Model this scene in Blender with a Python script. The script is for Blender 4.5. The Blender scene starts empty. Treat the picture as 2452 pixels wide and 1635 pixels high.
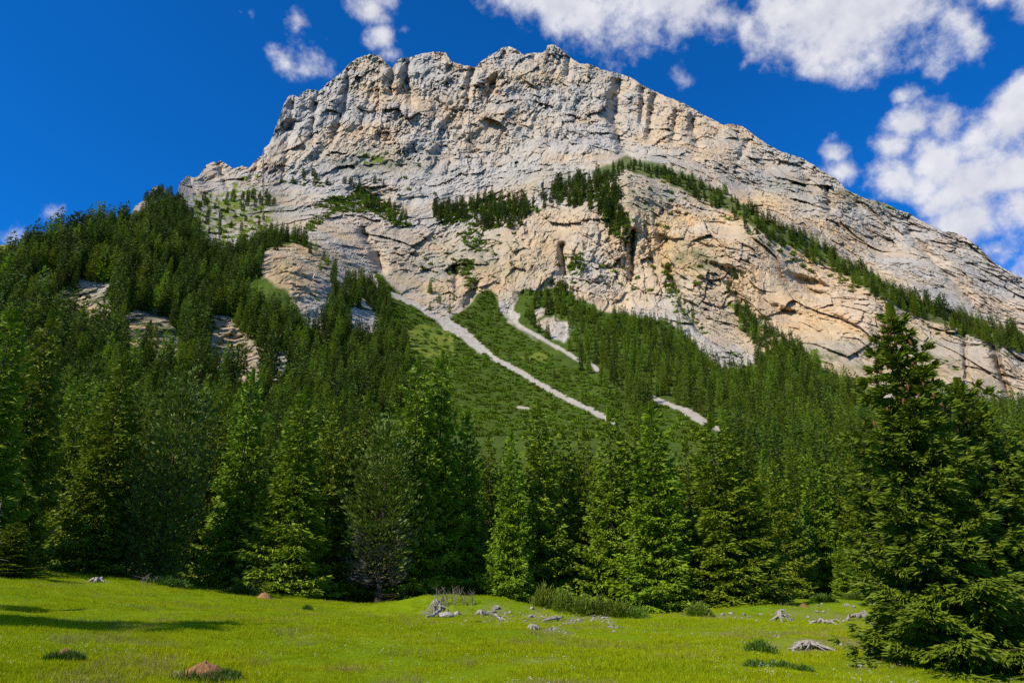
import bpy, math, random
import numpy as np

# ============================================================ camera, sky, sun
PW, PH = 2452.0, 1635.0                 # size of the photograph, used as drawing units below
FOC = PW * 24.0 / 36.0
PITCH = math.radians(17.7)
CAM = np.array([0.0, 0.0, 1.75])
scene = bpy.context.scene
COL = scene.collection

cam_d = bpy.data.cameras.new('camera'); cam_d.lens = 24.0; cam_d.sensor_width = 36.0
cam_d.clip_start = 0.2; cam_d.clip_end = 9000.0
cam_o = bpy.data.objects.new('camera', cam_d); COL.objects.link(cam_o)
cam_o.location = CAM; cam_o.rotation_euler = (math.pi/2 + PITCH, 0, 0)
scene.camera = cam_o

SUN_EL, SUN_AZ = math.radians(42), math.radians(-129)     # azimuth clockwise from the view axis (+Y)
sun_d = bpy.data.lights.new('sun', 'SUN'); sun_d.energy = 5.0; sun_d.angle = math.radians(0.53)
sun_d.color = (1.0, 0.94, 0.84)
sun_o = bpy.data.objects.new('sun', sun_d); COL.objects.link(sun_o)
sun_o.rotation_euler = (math.pi/2 - SUN_EL, 0, -SUN_AZ + math.pi)
sun_o.location = (-200, -100, 300)

scene.view_settings.view_transform = 'Standard'; scene.view_settings.look = 'None'
scene.view_settings.exposure = 0.20; scene.view_settings.gamma = 1.0
scene.view_settings.use_curve_mapping = False
scene.cycles.max_bounces = 6; scene.cycles.diffuse_bounces = 3; scene.cycles.glossy_bounces = 2
scene.cycles.transmission_bounces = 3; scene.cycles.transparent_max_bounces = 4
scene.cycles.use_denoising = False

CP, SP = math.cos(PITCH), math.sin(PITCH)
def ray(px, py):
    """direction of a point of the photograph, scaled to horizontal length 1"""
    px = np.asarray(px, float); py = np.asarray(py, float)
    dx = px - PW/2; dy = PH/2 - py
    fy = FOC*CP - dy*SP; up = FOC*SP + dy*CP
    h = np.hypot(dx, fy)
    return dx/h, fy/h, up/h
def at(px, py, r):
    """point at horizontal range r metres seen at (px, py)"""
    x, y, z = ray(px, py)
    return np.stack([CAM[0]+x*r, CAM[1]+y*r, CAM[2]+z*r], -1)
def unit_dir(px, py):
    x, y, z = ray(px, py); v = np.array([x, y, z]); return v/np.linalg.norm(v)

# ------------------------------------------------------------ sky
world = bpy.data.worlds.new('World'); scene.world = world; world.use_nodes = True
world.cycles.sampling_method = 'MANUAL'; world.cycles.sample_map_resolution = 512
wn = world.node_tree; wn.nodes.clear()
def WN(t, **k):
    n = wn.nodes.new(t)
    for a, b in k.items(): setattr(n, a, b)
    return n
def wl(a, b): wn.links.new(a, b)
def wmath(op, a, b=None, c=None, clamp=False):
    n = WN('ShaderNodeMath', operation=op, use_clamp=clamp)
    for i, v in enumerate((a, b, c)):
        if v is None: continue
        if isinstance(v, (int, float)): n.inputs[i].default_value = v
        else: wl(v, n.inputs[i])
    return n.outputs[0]
sky = WN('ShaderNodeTexSky', sky_type='NISHITA', sun_disc=False)
sky.sun_elevation = SUN_EL; sky.sun_rotation = SUN_AZ
sky.altitude = 1900; sky.air_density = 1.0; sky.dust_density = 0.2; sky.ozone_density = 3.0
grade = WN('ShaderNodeMix', data_type='RGBA', blend_type='MULTIPLY'); grade.inputs[0].default_value = 1
wl(sky.outputs[0], grade.inputs[6]); grade.inputs[7].default_value = (0.05, 0.88, 1.80, 1)
bg_sky = WN('ShaderNodeBackground'); bg_sky.inputs[1].default_value = 0.092
wl(grade.outputs[2], bg_sky.inputs[0])
tc = WN('ShaderNodeTexCoord')
# clouds: puffs of vapour placed by direction, broken up by turbulence
def wnoise(scale, detail, rough, offset=(0, 0, 0), out=0, vec=None):
    m = WN('ShaderNodeVectorMath', operation='ADD'); m.inputs[1].default_value = offset
    wl(vec or tc.outputs['Generated'], m.inputs[0])
    n = WN('ShaderNodeTexNoise', noise_dimensions='3D')
    n.inputs['Scale'].default_value = scale; n.inputs['Detail'].default_value = detail
    n.inputs['Roughness'].default_value = rough
    wl(m.outputs[0], n.inputs['Vector']); return n.outputs[out]
puffs = [  # px, py, radius in px, strength
 (1250,-40,110,1),(1330,10,95,1),(1400,40,85,1),(1480,0,110,1),(1560,-20,110,1),(1650,10,95,1),(1735,45,75,1),(1370,62,50,.9),
 (1780,60,60,1),(1850,20,110,1),(1950,60,110,1),(1925,130,62,.9),(2000,110,85,1),(2060,30,130,1),(2150,10,110,1),(2230,20,100,.95),(2300,60,75,.9),
 (2330,105,45,.8),(1945,175,34,.75),(2380,-20,80,.9),(2470,-20,90,.8),(1700,-40,130,1),(2000,-60,160,1),(1450,-70,140,1),(2450,40,35,.5),
 (2460,250,75,1),(2400,290,80,1),(2430,390,110,1),(2330,330,70,1),(2260,300,60,1),(2180,290,55,.95),(2230,380,95,1),(2140,350,50,.9),(2330,430,110,1),
 (2140,430,60,.85),(2200,440,55,.8),(2250,480,55,.8),(2330,520,90,1),(2290,555,60,.9),(2440,500,85,.9),(2240,545,38,.7),(2480,640,70,.9),(2380,600,55,.85),(2330,255,22,.55),
 (880,20,55,.95),(895,75,50,.9),(905,-30,55,.9),(920,120,36,.75),(955,60,30,.45),(935,150,26,.6),
 (735,170,52,.62),(690,150,36,.52),(760,140,34,.55),(705,185,32,.5),(655,125,26,.40),(775,100,24,.36),(725,50,30,.36),(560,25,16,.35),(590,25,14,.35),
 (1648,190,34,.75),(1790,135,26,.55),(1770,160,26,.55),(2000,370,40,.85),(2010,415,44,.85),(1995,400,40,.7),(2178,205,28,.55),(2250,155,24,.5),(2340,170,20,.4),(125,510,34,.48),(30,575,40,.34),
]
rs = random.Random(5)
extra = []
for i in range(26):                                          # the same weather all round
    az = rs.uniform(1.0, 5.28); el = rs.uniform(0.15, 1.1); r = rs.uniform(.05, .16)
    c = np.array([math.sin(az)*math.cos(el), math.cos(az)*math.cos(el), math.sin(el)])
    extra.append((c, r, .95)); 
    extra.append((c+np.array([rs.uniform(-.1,.1), rs.uniform(-.1,.1), rs.uniform(-.04,.04)]), r*.8, .9))
warp = wnoise(9.0, 4.0, 0.6, (3, 1, 7), out=1)
ws = WN('ShaderNodeVectorMath', operation='SUBTRACT'); wl(warp, ws.inputs[0]); ws.inputs[1].default_value = (.5, .5, .5)
wm = WN('ShaderNodeVectorMath', operation='SCALE'); wl(ws.outputs[0], wm.inputs[0]); wm.inputs[3].default_value = 0.055
wa = WN('ShaderNodeVectorMath', operation='ADD'); wl(tc.outputs['Generated'], wa.inputs[0]); wl(wm.outputs[0], wa.inputs[1])
mask = None
def puff(c, r, s, acc):
    d = WN('ShaderNodeVectorMath', operation='DISTANCE'); wl(wa.outputs[0], d.inputs[0]); d.inputs[1].default_value = c
    v = wmath('MULTIPLY_ADD', d.outputs['Value'], -s/(r*1.45), s)
    return wmath('SMOOTH_MAX', acc, v, 0.12) if acc is not None else v
for (px, py, r, s) in puffs:
    d0 = unit_dir(px, py)
    k = math.hypot(FOC, math.hypot(px-PW/2, py-PH/2))
    mask = puff(d0, r/k, s, mask)
for c, r, s in extra: mask = puff(c, r, s, mask)
mask = wmath('MAXIMUM', mask, -0.4)
turb = wnoise(10.0, 11.0, 0.64)
turb2 = wnoise(10.0, 7.0, 0.60, (-0.012, -0.006, 0.012))
dens = wmath('ADD', mask, wmath('MULTIPLY', wmath('SUBTRACT', turb, 0.5), 2.1))
mr = WN('ShaderNodeMapRange', interpolation_type='SMOOTHSTEP')
mr.inputs[1].default_value = 0.22; mr.inputs[2].default_value = 0.80; wl(dens, mr.inputs[0])
alpha = mr.outputs[0]
# thick parts brighter, side away from the sun greyer
lit = wmath('MULTIPLY_ADD', wmath('SUBTRACT', turb, turb2), 1.7, 0.45)
lit = wmath('MULTIPLY_ADD', wnoise(5.0, 3.0, .5, (4, 4, 2)), 0.9, wmath('SUBTRACT', lit, 0.45), clamp=True)
crm = WN('ShaderNodeMix', data_type='RGBA'); wl(lit, crm.inputs[0])
crm.inputs[6].default_value = (0.52, 0.54, 0.66, 1); crm.inputs[7].default_value = (0.98, 0.97, 0.98, 1)
bg_c = WN('ShaderNodeBackground'); wl(crm.outputs[2], bg_c.inputs[0]); bg_c.inputs[1].default_value = 0.88
wmix = WN('ShaderNodeMixShader'); wl(wmath('MULTIPLY', alpha, 0.96), wmix.inputs[0]); wl(bg_sky.outputs[0], wmix.inputs[1]); wl(bg_c.outputs[0], wmix.inputs[2])
wo = WN('ShaderNodeOutputWorld'); wl(wmix.outputs[0], wo.inputs[0])

# ============================================================ helpers
RNG = np.random.default_rng(11)
def tag(o, label=None, cat=None, group=None, kind=None):
    for k, v in (('label', label), ('category', cat), ('group', group), ('kind', kind)):
        if v: o[k] = v
    return o
def mesh_np(name, V, F, mats=(), midx=None, smooth=False, attrs=None, loose=None):
    """mesh from arrays; F is (n,3) or (n,4) or a list of such arrays"""
    me = bpy.data.meshes.new(name)
    Fs = F if isinstance(F, list) else [F]
    Fs = [np.asarray(f, np.int32) for f in Fs if len(f)]
    V = np.asarray(V, np.float32)
    me.vertices.add(len(V)); me.vertices.foreach_set('co', V.ravel())
    if Fs:
        loops = np.concatenate([f.ravel() for f in Fs])
        tot = np.concatenate([np.full(len(f), f.shape[1], np.int32) for f in Fs])
        start = np.concatenate([[0], np.cumsum(tot)[:-1]]).astype(np.int32)
        me.loops.add(len(loops)); me.loops.foreach_set('vertex_index', loops)
        me.polygons.add(len(tot)); me.polygons.foreach_set('loop_start', start)
        if midx is not None: me.polygons.foreach_set('material_index', np.asarray(midx, np.int32))
        me.polygons.foreach_set('use_smooth', np.full(len(tot), smooth))
    for m in mats: me.materials.append(m)
    for k, (t, a) in (attrs or {}).items():
        at_ = me.attributes.new(k, t, 'POINT')
        at_.data.foreach_set('vector' if t == 'FLOAT_VECTOR' else 'value', np.asarray(a, np.int32 if t == 'INT' else np.float32).ravel())
    me.update(calc_edges=True)
    return me
def obj(name, me, parent=None, loc=None):
    o = bpy.data.objects.new(name, me); COL.objects.link(o)
    if parent is not None: o.parent = parent
    if loc is not None: o.location = loc
    return o
def empty(name, loc, rz=0.0, s=1.0):
    o = bpy.data.objects.new(name, None); COL.objects.link(o)
    o.location = loc; o.rotation_euler = (0, 0, rz); o.scale = (s, s, s) if not hasattr(s, '__len__') else s
    o.empty_display_size = .3
    return o
class Geo:
    def __init__(s): s.V = []; s.F = []; s.M = []; s.n = 0
    def add(s, V, F, m=0):
        V = np.asarray(V, float).reshape(-1, 3); F = np.asarray(F, int)
        s.V.append(V); s.F.append(F + s.n); s.M.append(np.full(len(F), m)); s.n += len(V)
    def mesh(s, name, mats, smooth=False):
        return mesh_np(name, np.concatenate(s.V), list(s.F), mats, np.concatenate(s.M), smooth)

# numpy noise -------------------------------------------------
def h2(ix, iy, seed):
    h = ix.astype(np.int32).view(np.uint32)*np.uint32(374761393) + iy.astype(np.int32).view(np.uint32)*np.uint32(668265263) + np.uint32((seed*974711) & 0xffffffff)
    h = (h ^ (h >> np.uint32(13)))*np.uint32(1274126177)
    h = (h ^ (h >> np.uint32(16)))*np.uint32(2246822519)
    return h ^ (h >> np.uint32(15))
def r2(ix, iy, seed): return h2(ix, iy, seed).astype(np.float32)*np.float32(1/4294967295.0)
def gnoise(x, y, seed=0):
    x, y = np.broadcast_arrays(np.asarray(x, np.float32), np.asarray(y, np.float32))
    ix = np.floor(x); iy = np.floor(y); fx = x-ix; fy = y-iy
    u = fx*fx*fx*(fx*(fx*6-15)+10); v = fy*fy*fy*(fy*(fy*6-15)+10)
    def g(a, b, dx, dy):
        t = r2(ix+a, iy+b, seed)*2*np.pi
        return np.cos(t)*dx + np.sin(t)*dy
    n0 = g(0,0,fx,fy)*(1-u) + g(1,0,fx-1,fy)*u
    n1 = g(0,1,fx,fy-1)*(1-u) + g(1,1,fx-1,fy-1)*u
    return (n0*(1-v) + n1*v)*1.5
def fbm(x, y, oc, seed=0, gain=.5):
    s = 0; a = 1.0; t = 0
    for i in range(oc):
        s = s + a*gnoise(x*2.03**i + 17.3*i, y*2.03**i - 9.1*i, seed+i); t += a; a *= gain
    return s/t
def ridged(x, y, oc, seed=0, gain=.5):
    s = 0; a = 1.0; t = 0
    for i in range(oc):
        s = s + a*(1-np.abs(gnoise(x*2.03**i + 5.3*i, y*2.03**i + 3.1*i, seed+i))*1.6); t += a; a *= gain
    return s/t
def facets(x, y, seed=0, tilt=1.0, step=.75):
    """broken rock: every cell is a tilted plane; returns height, and distance to the cell border"""
    x = np.asarray(x, np.float32); y = np.asarray(y, np.float32); ix = np.floor(x); iy = np.floor(y)
    f1 = np.full(x.shape, 9.0, np.float32); f2 = f1.copy(); val = np.zeros(x.shape, np.float32)
    for a in (-1, 0, 1):
        for b in (-1, 0, 1):
            cx = ix+a; cy = iy+b
            px = cx + r2(cx, cy, seed); py = cy + r2(cx, cy, seed+1)
            dx = x-px; dy = y-py; d = np.hypot(dx, dy)
            ang = r2(cx, cy, seed+2)*2*np.pi; st = .4+.6*r2(cx, cy, seed+3)
            v = tilt*st*(np.cos(ang)*dx + np.sin(ang)*dy) + (r2(cx, cy, seed+4)-.5)*step
            nearer = d < f1
            f2 = np.where(nearer, f1, np.minimum(f2, d)); val = np.where(nearer, v, val); f1 = np.where(nearer, d, f1)
    return val, f2-f1
def inpoly(px, py, poly):
    px = np.asarray(px, float); py = np.asarray(py, float); r = np.zeros(px.shape, bool)
    n = len(poly); j = n-1
    for i in range(n):
        xi, yi = poly[i]; xj, yj = poly[j]
        if yi != yj:
            r ^= ((yi > py) != (yj > py)) & (px < (xj-xi)*(py-yi)/(yj-yi) + xi)
        j = i
    return r
def seg_dist(px, py, path):
    d = np.full(np.shape(px), 1e9)
    for (x0, y0), (x1, y1) in zip(path[:-1], path[1:]):
        L = (x1-x0)**2 + (y1-y0)**2
        t = np.clip(((px-x0)*(x1-x0) + (py-y0)*(y1-y0))/L, 0, 1)
        d = np.minimum(d, np.hypot(px-x0-t*(x1-x0), py-y0-t*(y1-y0)))
    return d
def tps(P, Z, smooth=0.0):
    """thin plate spline through scattered points"""
    P = np.asarray(P, float); Z = np.asarray(Z, float); n = len(P)
    def U(d2): return np.where(d2 > 0, .5*d2*np.log(np.maximum(d2, 1e-12)), 0)
    K = U(((P[:, None]-P[None])**2).sum(-1)) + smooth*np.eye(n)
    A = np.zeros((n+3, n+3)); A[:n, :n] = K; A[:n, n] = 1; A[:n, n+1:] = P; A[n, :n] = 1; A[n+1:, :n] = P.T
    w = np.linalg.solve(A, np.concatenate([Z, [0, 0, 0]]))
    def f(x, y):
        x = np.asarray(x, float); y = np.asarray(y, float)
        s = w[n] + w[n+1]*x + w[n+2]*y
        for i in range(n): s = s + w[i]*U((x-P[i, 0])**2 + (y-P[i, 1])**2)
        return s
    return f

# ============================================================ materials
def mat(name):
    m = bpy.data.materials.new(name); m.use_nodes = True
    m.node_tree.nodes.clear(); return m, m.node_tree
class NT:
    def __init__(s, nt): s.nt = nt
    def n(s, t, **k):
        n = s.nt.nodes.new(t)
        for a, b in k.items(): setattr(n, a, b)
        return n
    def l(s, a, b): s.nt.links.new(a, b)
    def noise(s, vec, scale, detail=4, rough=.55, out=0):
        n = s.n('ShaderNodeTexNoise'); n.inputs['Scale'].default_value = scale
        n.inputs['Detail'].default_value = detail; n.inputs['Roughness'].default_value = rough
        s.l(vec, n.inputs['Vector']); return n.outputs[out]
    def rng(s, v, a, b, c=0, d=1):
        n = s.n('ShaderNodeMapRange'); n.inputs[1].default_value = a; n.inputs[2].default_value = b
        n.inputs[3].default_value = c; n.inputs[4].default_value = d; s.l(v, n.inputs[0]); return n.outputs[0]
    def mix(s, f, a, b, blend='MIX'):
        n = s.n('ShaderNodeMix', data_type='RGBA', blend_type=blend)
        for v, i in ((f, 0), (a, 6), (b, 7)):
            if isinstance(v, (int, float)): n.inputs[i].default_value = v
            elif isinstance(v, tuple): n.inputs[i].default_value = v if len(v) == 4 else (*v, 1)
            else: s.l(v, n.inputs[i])
        return n.outputs[2]
    def math(s, op, a, b=None, clamp=False):
        n = s.n('ShaderNodeMath', operation=op, use_clamp=clamp)
        for i, v in enumerate((a, b)):
            if v is None: continue
            if isinstance(v, (int, float)): n.inputs[i].default_value = v
            else: s.l(v, n.inputs[i])
        return n.outputs[0]
    def attr(s, name, t='GEOMETRY', out='Fac'):
        n = s.n('ShaderNodeAttribute', attribute_name=name, attribute_type=t); return n.outputs[out]
    def scaled(s, vec, sc):
        n = s.n('ShaderNodeMapping'); n.inputs['Scale'].default_value = sc; s.l(vec, n.inputs['Vector']); return n.outputs[0]
    def pos(s): return s.n('ShaderNodeNewGeometry').outputs['Position']
    def objc(s): return s.n('ShaderNodeTexCoord').outputs['Object']
    def bsdf(s, color, rough=.8, spec=.3, bump=None, bstr=.5, bdist=.1, trans=None, tcol=None):
        p = s.n('ShaderNodeBsdfPrincipled')
        if isinstance(color, tuple): p.inputs['Base Color'].default_value = (*color, 1)
        else: s.l(color, p.inputs['Base Color'])
        p.inputs['Roughness'].default_value = rough; p.inputs['Specular IOR Level'].default_value = spec
        if bump is not None:
            b = s.n('ShaderNodeBump'); b.inputs['Strength'].default_value = bstr; b.inputs['Distance'].default_value = bdist
            s.l(bump, b.inputs['Height']); s.l(b.outputs[0], p.inputs['Normal'])
        o = s.n('ShaderNodeOutputMaterial')
        if trans:
            t = s.n('ShaderNodeBsdfTranslucent')
            if tcol is None: tcol = color
            if isinstance(tcol, tuple): t.inputs[0].default_value = (*tcol, 1)
            else: s.l(tcol, t.inputs[0])
            m = s.n('ShaderNodeMixShader'); m.inputs[0].default_value = trans
            s.l(p.outputs[0], m.inputs[1]); s.l(t.outputs[0], m.inputs[2]); s.l(m.outputs[0], o.inputs[0])
        else: s.l(p.outputs[0], o.inputs[0])

def foliage(name, c1, c2, c3, trans=.2, nscale=.6, rough=.55, spec=.18, vr=(.68, 1.28)):
    """needles: three tints by tree, by bough and by tuft"""
    m, nt = mat(name); k = NT(nt)
    oi = k.n('ShaderNodeObjectInfo').outputs['Random']
    isl = k.n('ShaderNodeNewGeometry').outputs['Random Per Island']
    nz = k.noise(k.pos(), nscale, 3)
    a = k.mix(k.rng(nz, .35, .65), c1, c2)
    a = k.mix(k.math('MULTIPLY', isl, .8), a, c3)
    h = k.n('ShaderNodeHueSaturation'); k.l(a, h.inputs['Color'])
    k.l(k.rng(oi, 0, 1, .474, .503), h.inputs['Hue']); k.l(k.rng(oi, 0, 1, *vr), h.inputs['Value'])
    k.bsdf(h.outputs[0], rough, spec, trans=trans)
    return m
M_SPRUCE = foliage('spruce_needles', (.105, .178, .007), (.138, .222, .008), (.215, .295, .014), trans=.10, vr=(.86, 1.22))
M_BIGSPR = foliage('near_spruce_needles', (.072, .128, .006), (.098, .165, .007), (.165, .240, .013), trans=.08, vr=(.9, 1.1))
M_PINE = foliage('pine_needles', (.088, .145, .014), (.112, .175, .017), (.160, .220, .026), rough=.5, spec=.3)
M_LARCH = foliage('larch_needles', (.115, .195, .007), (.150, .240, .009), (.190, .280, .014), trans=.35)
M_FARSPR = foliage('dark_spruce_needles', (.050, .092, .006), (.070, .122, .007), (.105, .165, .010), nscale=.3)
M_FARPINE = foliage('dark_pine_needles', (.044, .078, .011), (.058, .096, .013), (.082, .122, .018), nscale=.3)
M_SCRUB = foliage('dwarf_pine_needles', (.095, .170, .006), (.125, .210, .007), (.165, .255, .010), nscale=.05, vr=(.5, 1.3))
M_SHRUB = foliage('shrub_leaves', (.105, .180, .012), (.135, .215, .015), (.190, .260, .028))
M_JUNI = foliage('juniper_needles', (.045, .105, .008), (.060, .130, .009), (.095, .175, .014))
M_GRASS = foliage('grass_blades', (.205, .350, .004), (.350, .420, .005), (.400, .450, .012), trans=.40, nscale=.30, rough=.7, spec=.03)
M_HAY = foliage('dry_grass', (.22, .20, .05), (.30, .25, .07), (.36, .30, .11), trans=.3, nscale=.3, rough=.7, spec=.05)
def bark(name, a, b, sc=6.0):
    m, nt = mat(name); k = NT(nt); oc = k.scaled(k.objc(), (sc, sc, sc*.25))
    n = k.noise(oc, 2, 5, .65)
    k.bsdf(k.mix(k.rng(n, .35, .7), a, b), .9, .15, bump=n, bstr=.6, bdist=.03)
    return m
M_BARK = bark('bark', (.045, .032, .022), (.10, .075, .055))
M_DEADW = bark('weathered_wood', (.20, .165, .13), (.43, .385, .325), 9.0)
M_TWIG = bark('dead_twigs', (.13, .105, .08), (.28, .235, .18), 9.0)
M_CONE = bark('cone_scales', (.12, .045, .022), (.22, .09, .04), 30.0)
def simple(name, a, b, sc, rough=.85, bstr=.5, bdist=.03, spec=.2):
    m, nt = mat(name); k = NT(nt); oc = k.objc(); n = k.noise(oc, sc, 6, .6)
    oi = k.n('ShaderNodeObjectInfo').outputs['Random']
    c = k.mix(k.rng(n, .35, .68), a, b)
    h = k.n('ShaderNodeHueSaturation'); k.l(c, h.inputs['Color']); k.l(k.rng(oi, 0, 1, .75, 1.2), h.inputs['Value'])
    k.bsdf(h.outputs[0], rough, spec, bump=n, bstr=bstr, bdist=bdist); return m
M_STONE = simple('limestone', (.20, .175, .14), (.43, .385, .32), 5.0)
M_EARTH = simple('ant_hill_needles', (.16, .075, .03), (.34, .17, .07), 14.0, bdist=.05)
M_PETAL = simple('petals', (.45, .46, .38), (.62, .62, .55), 3.0)
M_YPETAL = simple('yellow_petals', (.65, .50, .03), (.75, .60, .05), 3.0)

# mountain material: colours follow the kinds of ground marked on the mesh
def mountain_mat():
    m, nt = mat('mountain_rock_and_turf'); k = NT(nt); P = k.pos()
    warpn = k.noise(k.scaled(P, (.02, .02, .02)), 1, 5, .6)
    big = k.noise(P, .010, 6, .62)
    streak = k.noise(k.scaled(P, (.09, .03, .013)), 1, 7, .65)
    fine = k.noise(P, .22, 8, .70)
    med = k.noise(P, .055, 7, .66)
    grey = k.mix(k.rng(med, .34, .66), (.33, .295, .245), (.47, .425, .36))
    grey = k.mix(k.math('MULTIPLY', k.rng(streak, .56, .80), .5), grey, (.24, .21, .17))
    tan = k.mix(k.rng(med, .34, .66), (.48, .315, .15), (.60, .425, .225))
    tan = k.mix(k.math('MULTIPLY', k.rng(streak, .48, .74), .6), tan, (.54, .30, .12))
    tanf = k.math('ADD', k.attr('tan'), k.rng(big, .36, .64, -.42, .42), clamp=True)
    tanf = k.math('ADD', tanf, k.rng(fine, .3, .7, -.16, .16), clamp=True)
    rock = k.mix(tanf, grey, tan)
    rock = k.mix(k.rng(fine, .40, .78, .0, .35), rock, (.25, .215, .165))
    rock = k.mix(k.math('MULTIPLY', k.rng(k.noise(P, .03, 6, .7), .60, .72), .55), rock, (.58, .50, .39))
    lich = k.math('MULTIPLY', k.attr('moss'), k.rng(med, .42, .56), clamp=True)
    rock = k.mix(lich, rock, (.085, .10, .03))
    scree = k.mix(k.rng(fine, .3, .7), (.30, .26, .205), (.49, .43, .345))
    turf = k.mix(k.rng(med, .35, .65), (.085, .125, .014), (.17, .19, .022))
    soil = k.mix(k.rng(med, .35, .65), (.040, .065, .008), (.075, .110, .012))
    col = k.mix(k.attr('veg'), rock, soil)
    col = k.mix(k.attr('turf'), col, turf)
    col = k.mix(k.attr('scree'), col, scree)
    h = k.math('ADD', k.math('MULTIPLY', fine, 1.0), k.math('MULTIPLY', med, 2.0))
    k.bsdf(col, .93, .1, bump=h, bstr=.75, bdist=.7)
    return m
M_MTN = mountain_mat()
def meadow_mat():
    m, nt = mat('meadow_turf'); k = NT(nt); P = k.pos()
    a = k.noise(P, .22, 5, .6); b = k.noise(P, 1.6, 5, .65); c = k.noise(P, 9.0, 5, .7)
    g = k.mix(k.rng(a, .35, .65), (.140, .225, .004), (.215, .265, .004))
    g = k.mix(k.rng(b, .55, .75, 0, .55), g, (.27, .255, .022))
    g = k.mix(k.rng(c, .40, .75, 0, .6), g, (.080, .135, .004))
    g = k.mix(k.attr('bare'), g, k.mix(k.rng(c, .35, .65), (.17, .125, .06), (.30, .25, .14)))
    g = k.mix(k.attr('duff'), g, (.045, .045, .018))
    k.bsdf(g, .9, .03, bump=k.math('ADD', b, c), bstr=.8, bdist=.08)
    return m
M_MEADOW = meadow_mat()
m_, nt_ = mat('far_pasture'); k_ = NT(nt_)
k_.bsdf(k_.mix(k_.rng(k_.noise(k_.pos(), .02, 4), .4, .6), (.16, .17, .03), (.24, .22, .05)), .9, .1); M_FARHILL = m_
# ============================================================ mountain
SKYLINE = [(-220,690),(-150,660),(0,622),(60,590),(120,565),(180,545),(250,532),(310,518),(325,492),(345,480),(358,466),(366,449),(378,445),(392,449),(402,460),(420,472),
 (424,468),(430,440),(445,424),(452,421),(470,428),(478,418),(485,410),(495,395),(512,387),(521,392),(526,384),(540,392),(556,404),(578,398),(598,402),(605,392),(620,378),(628,374),(632,355),
 (645,345),(655,320),(662,300),(672,275),(680,250),(684,243),(690,232),(705,227),(716,235),(722,225),(735,215),(752,215),(762,220),(775,210),(783,200),(800,188),(818,174),(837,153),(858,138),
 (891,130),(908,134),(924,150),(940,167),(947,153),(954,141),(980,138),(1016,128),(1043,124),(1067,127),(1079,146),(1091,152),(1112,157),(1140,162),(1149,150),(1165,139),(1182,129),(1203,115),
 (1220,112),(1238,120),(1253,132),(1273,127),(1295,129),(1306,122),(1311,109),(1325,107),(1339,115),(1360,131),(1377,148),(1391,153),(1416,155),(1436,166),(1464,173),(1489,178),(1517,190),(1545,209),
 (1583,227),(1636,248),(1653,256),(1677,272),(1705,286),(1733,300),(1750,297),(1778,303),(1806,324),(1841,349),(1876,366),(1911,376),(1946,394),(1981,417),(2008,432),(2026,455),(2068,474),(2120,488),
 (2148,502),(2176,511),(2207,530),(2239,544),(2260,555),(2280,555),(2312,569),(2347,594),(2381,629),(2416,650),(2452,667),(2560,715),(2700,780)]
DEPTH = [(-150,650,400),(-150,800,310),(-150,1000,200),(-150,1200,125),(-150,1420,90),
 (30,610,420),(30,700,370),(150,560,460),(150,700,380),(150,850,290),(150,1000,205),(150,1200,130),(150,1420,92),
 (330,500,560),(370,447,640),(370,520,540),(370,650,420),(370,800,330),(370,1000,215),(370,1200,135),(370,1420,94),
 (440,430,840),(510,390,900),(500,470,790),(520,560,600),(520,680,450),(520,850,345),(520,1000,235),
 (690,232,980),(690,400,860),(690,470,790),(690,545,640),(690,610,500),(690,720,420),(690,850,360),(690,1000,250),(690,1420,96),
 (900,130,1010),(900,300,920),(900,420,845),(900,480,790),(900,560,700),(900,660,600),(900,750,510),(900,850,420),(900,1000,290),(900,1200,150),
 (1220,112,1010),(1220,250,935),(1220,420,840),(1220,475,770),(1220,540,705),(1220,640,660),(1220,740,615),(1220,850,480),(1220,1000,320),(1220,1200,155),(1220,1420,96),
 (1500,180,1010),(1500,300,930),(1500,375,860),(1500,410,730),(1500,600,660),(1500,770,600),(1500,850,500),(1500,1000,330),(1500,1200,160),
 (1800,320,960),(1800,420,885),(1800,480,830),(1800,520,700),(1800,700,640),(1800,850,570),(1800,1000,370),(1800,1200,165),(1800,1420,96),
 (2100,485,910),(2100,600,840),(2100,650,775),(2100,690,650),(2100,900,560),(2100,1000,410),(2100,1200,170),
 (2400,645,860),(2400,770,750),(2400,810,640),(2400,960,560),(2400,1050,410),(2400,1200,180),(2400,1420,96),
 (2620,750,820),(2620,860,700),(2620,900,600),(2620,1000,540),(2620,1200,200),(2620,1420,96)]
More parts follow.
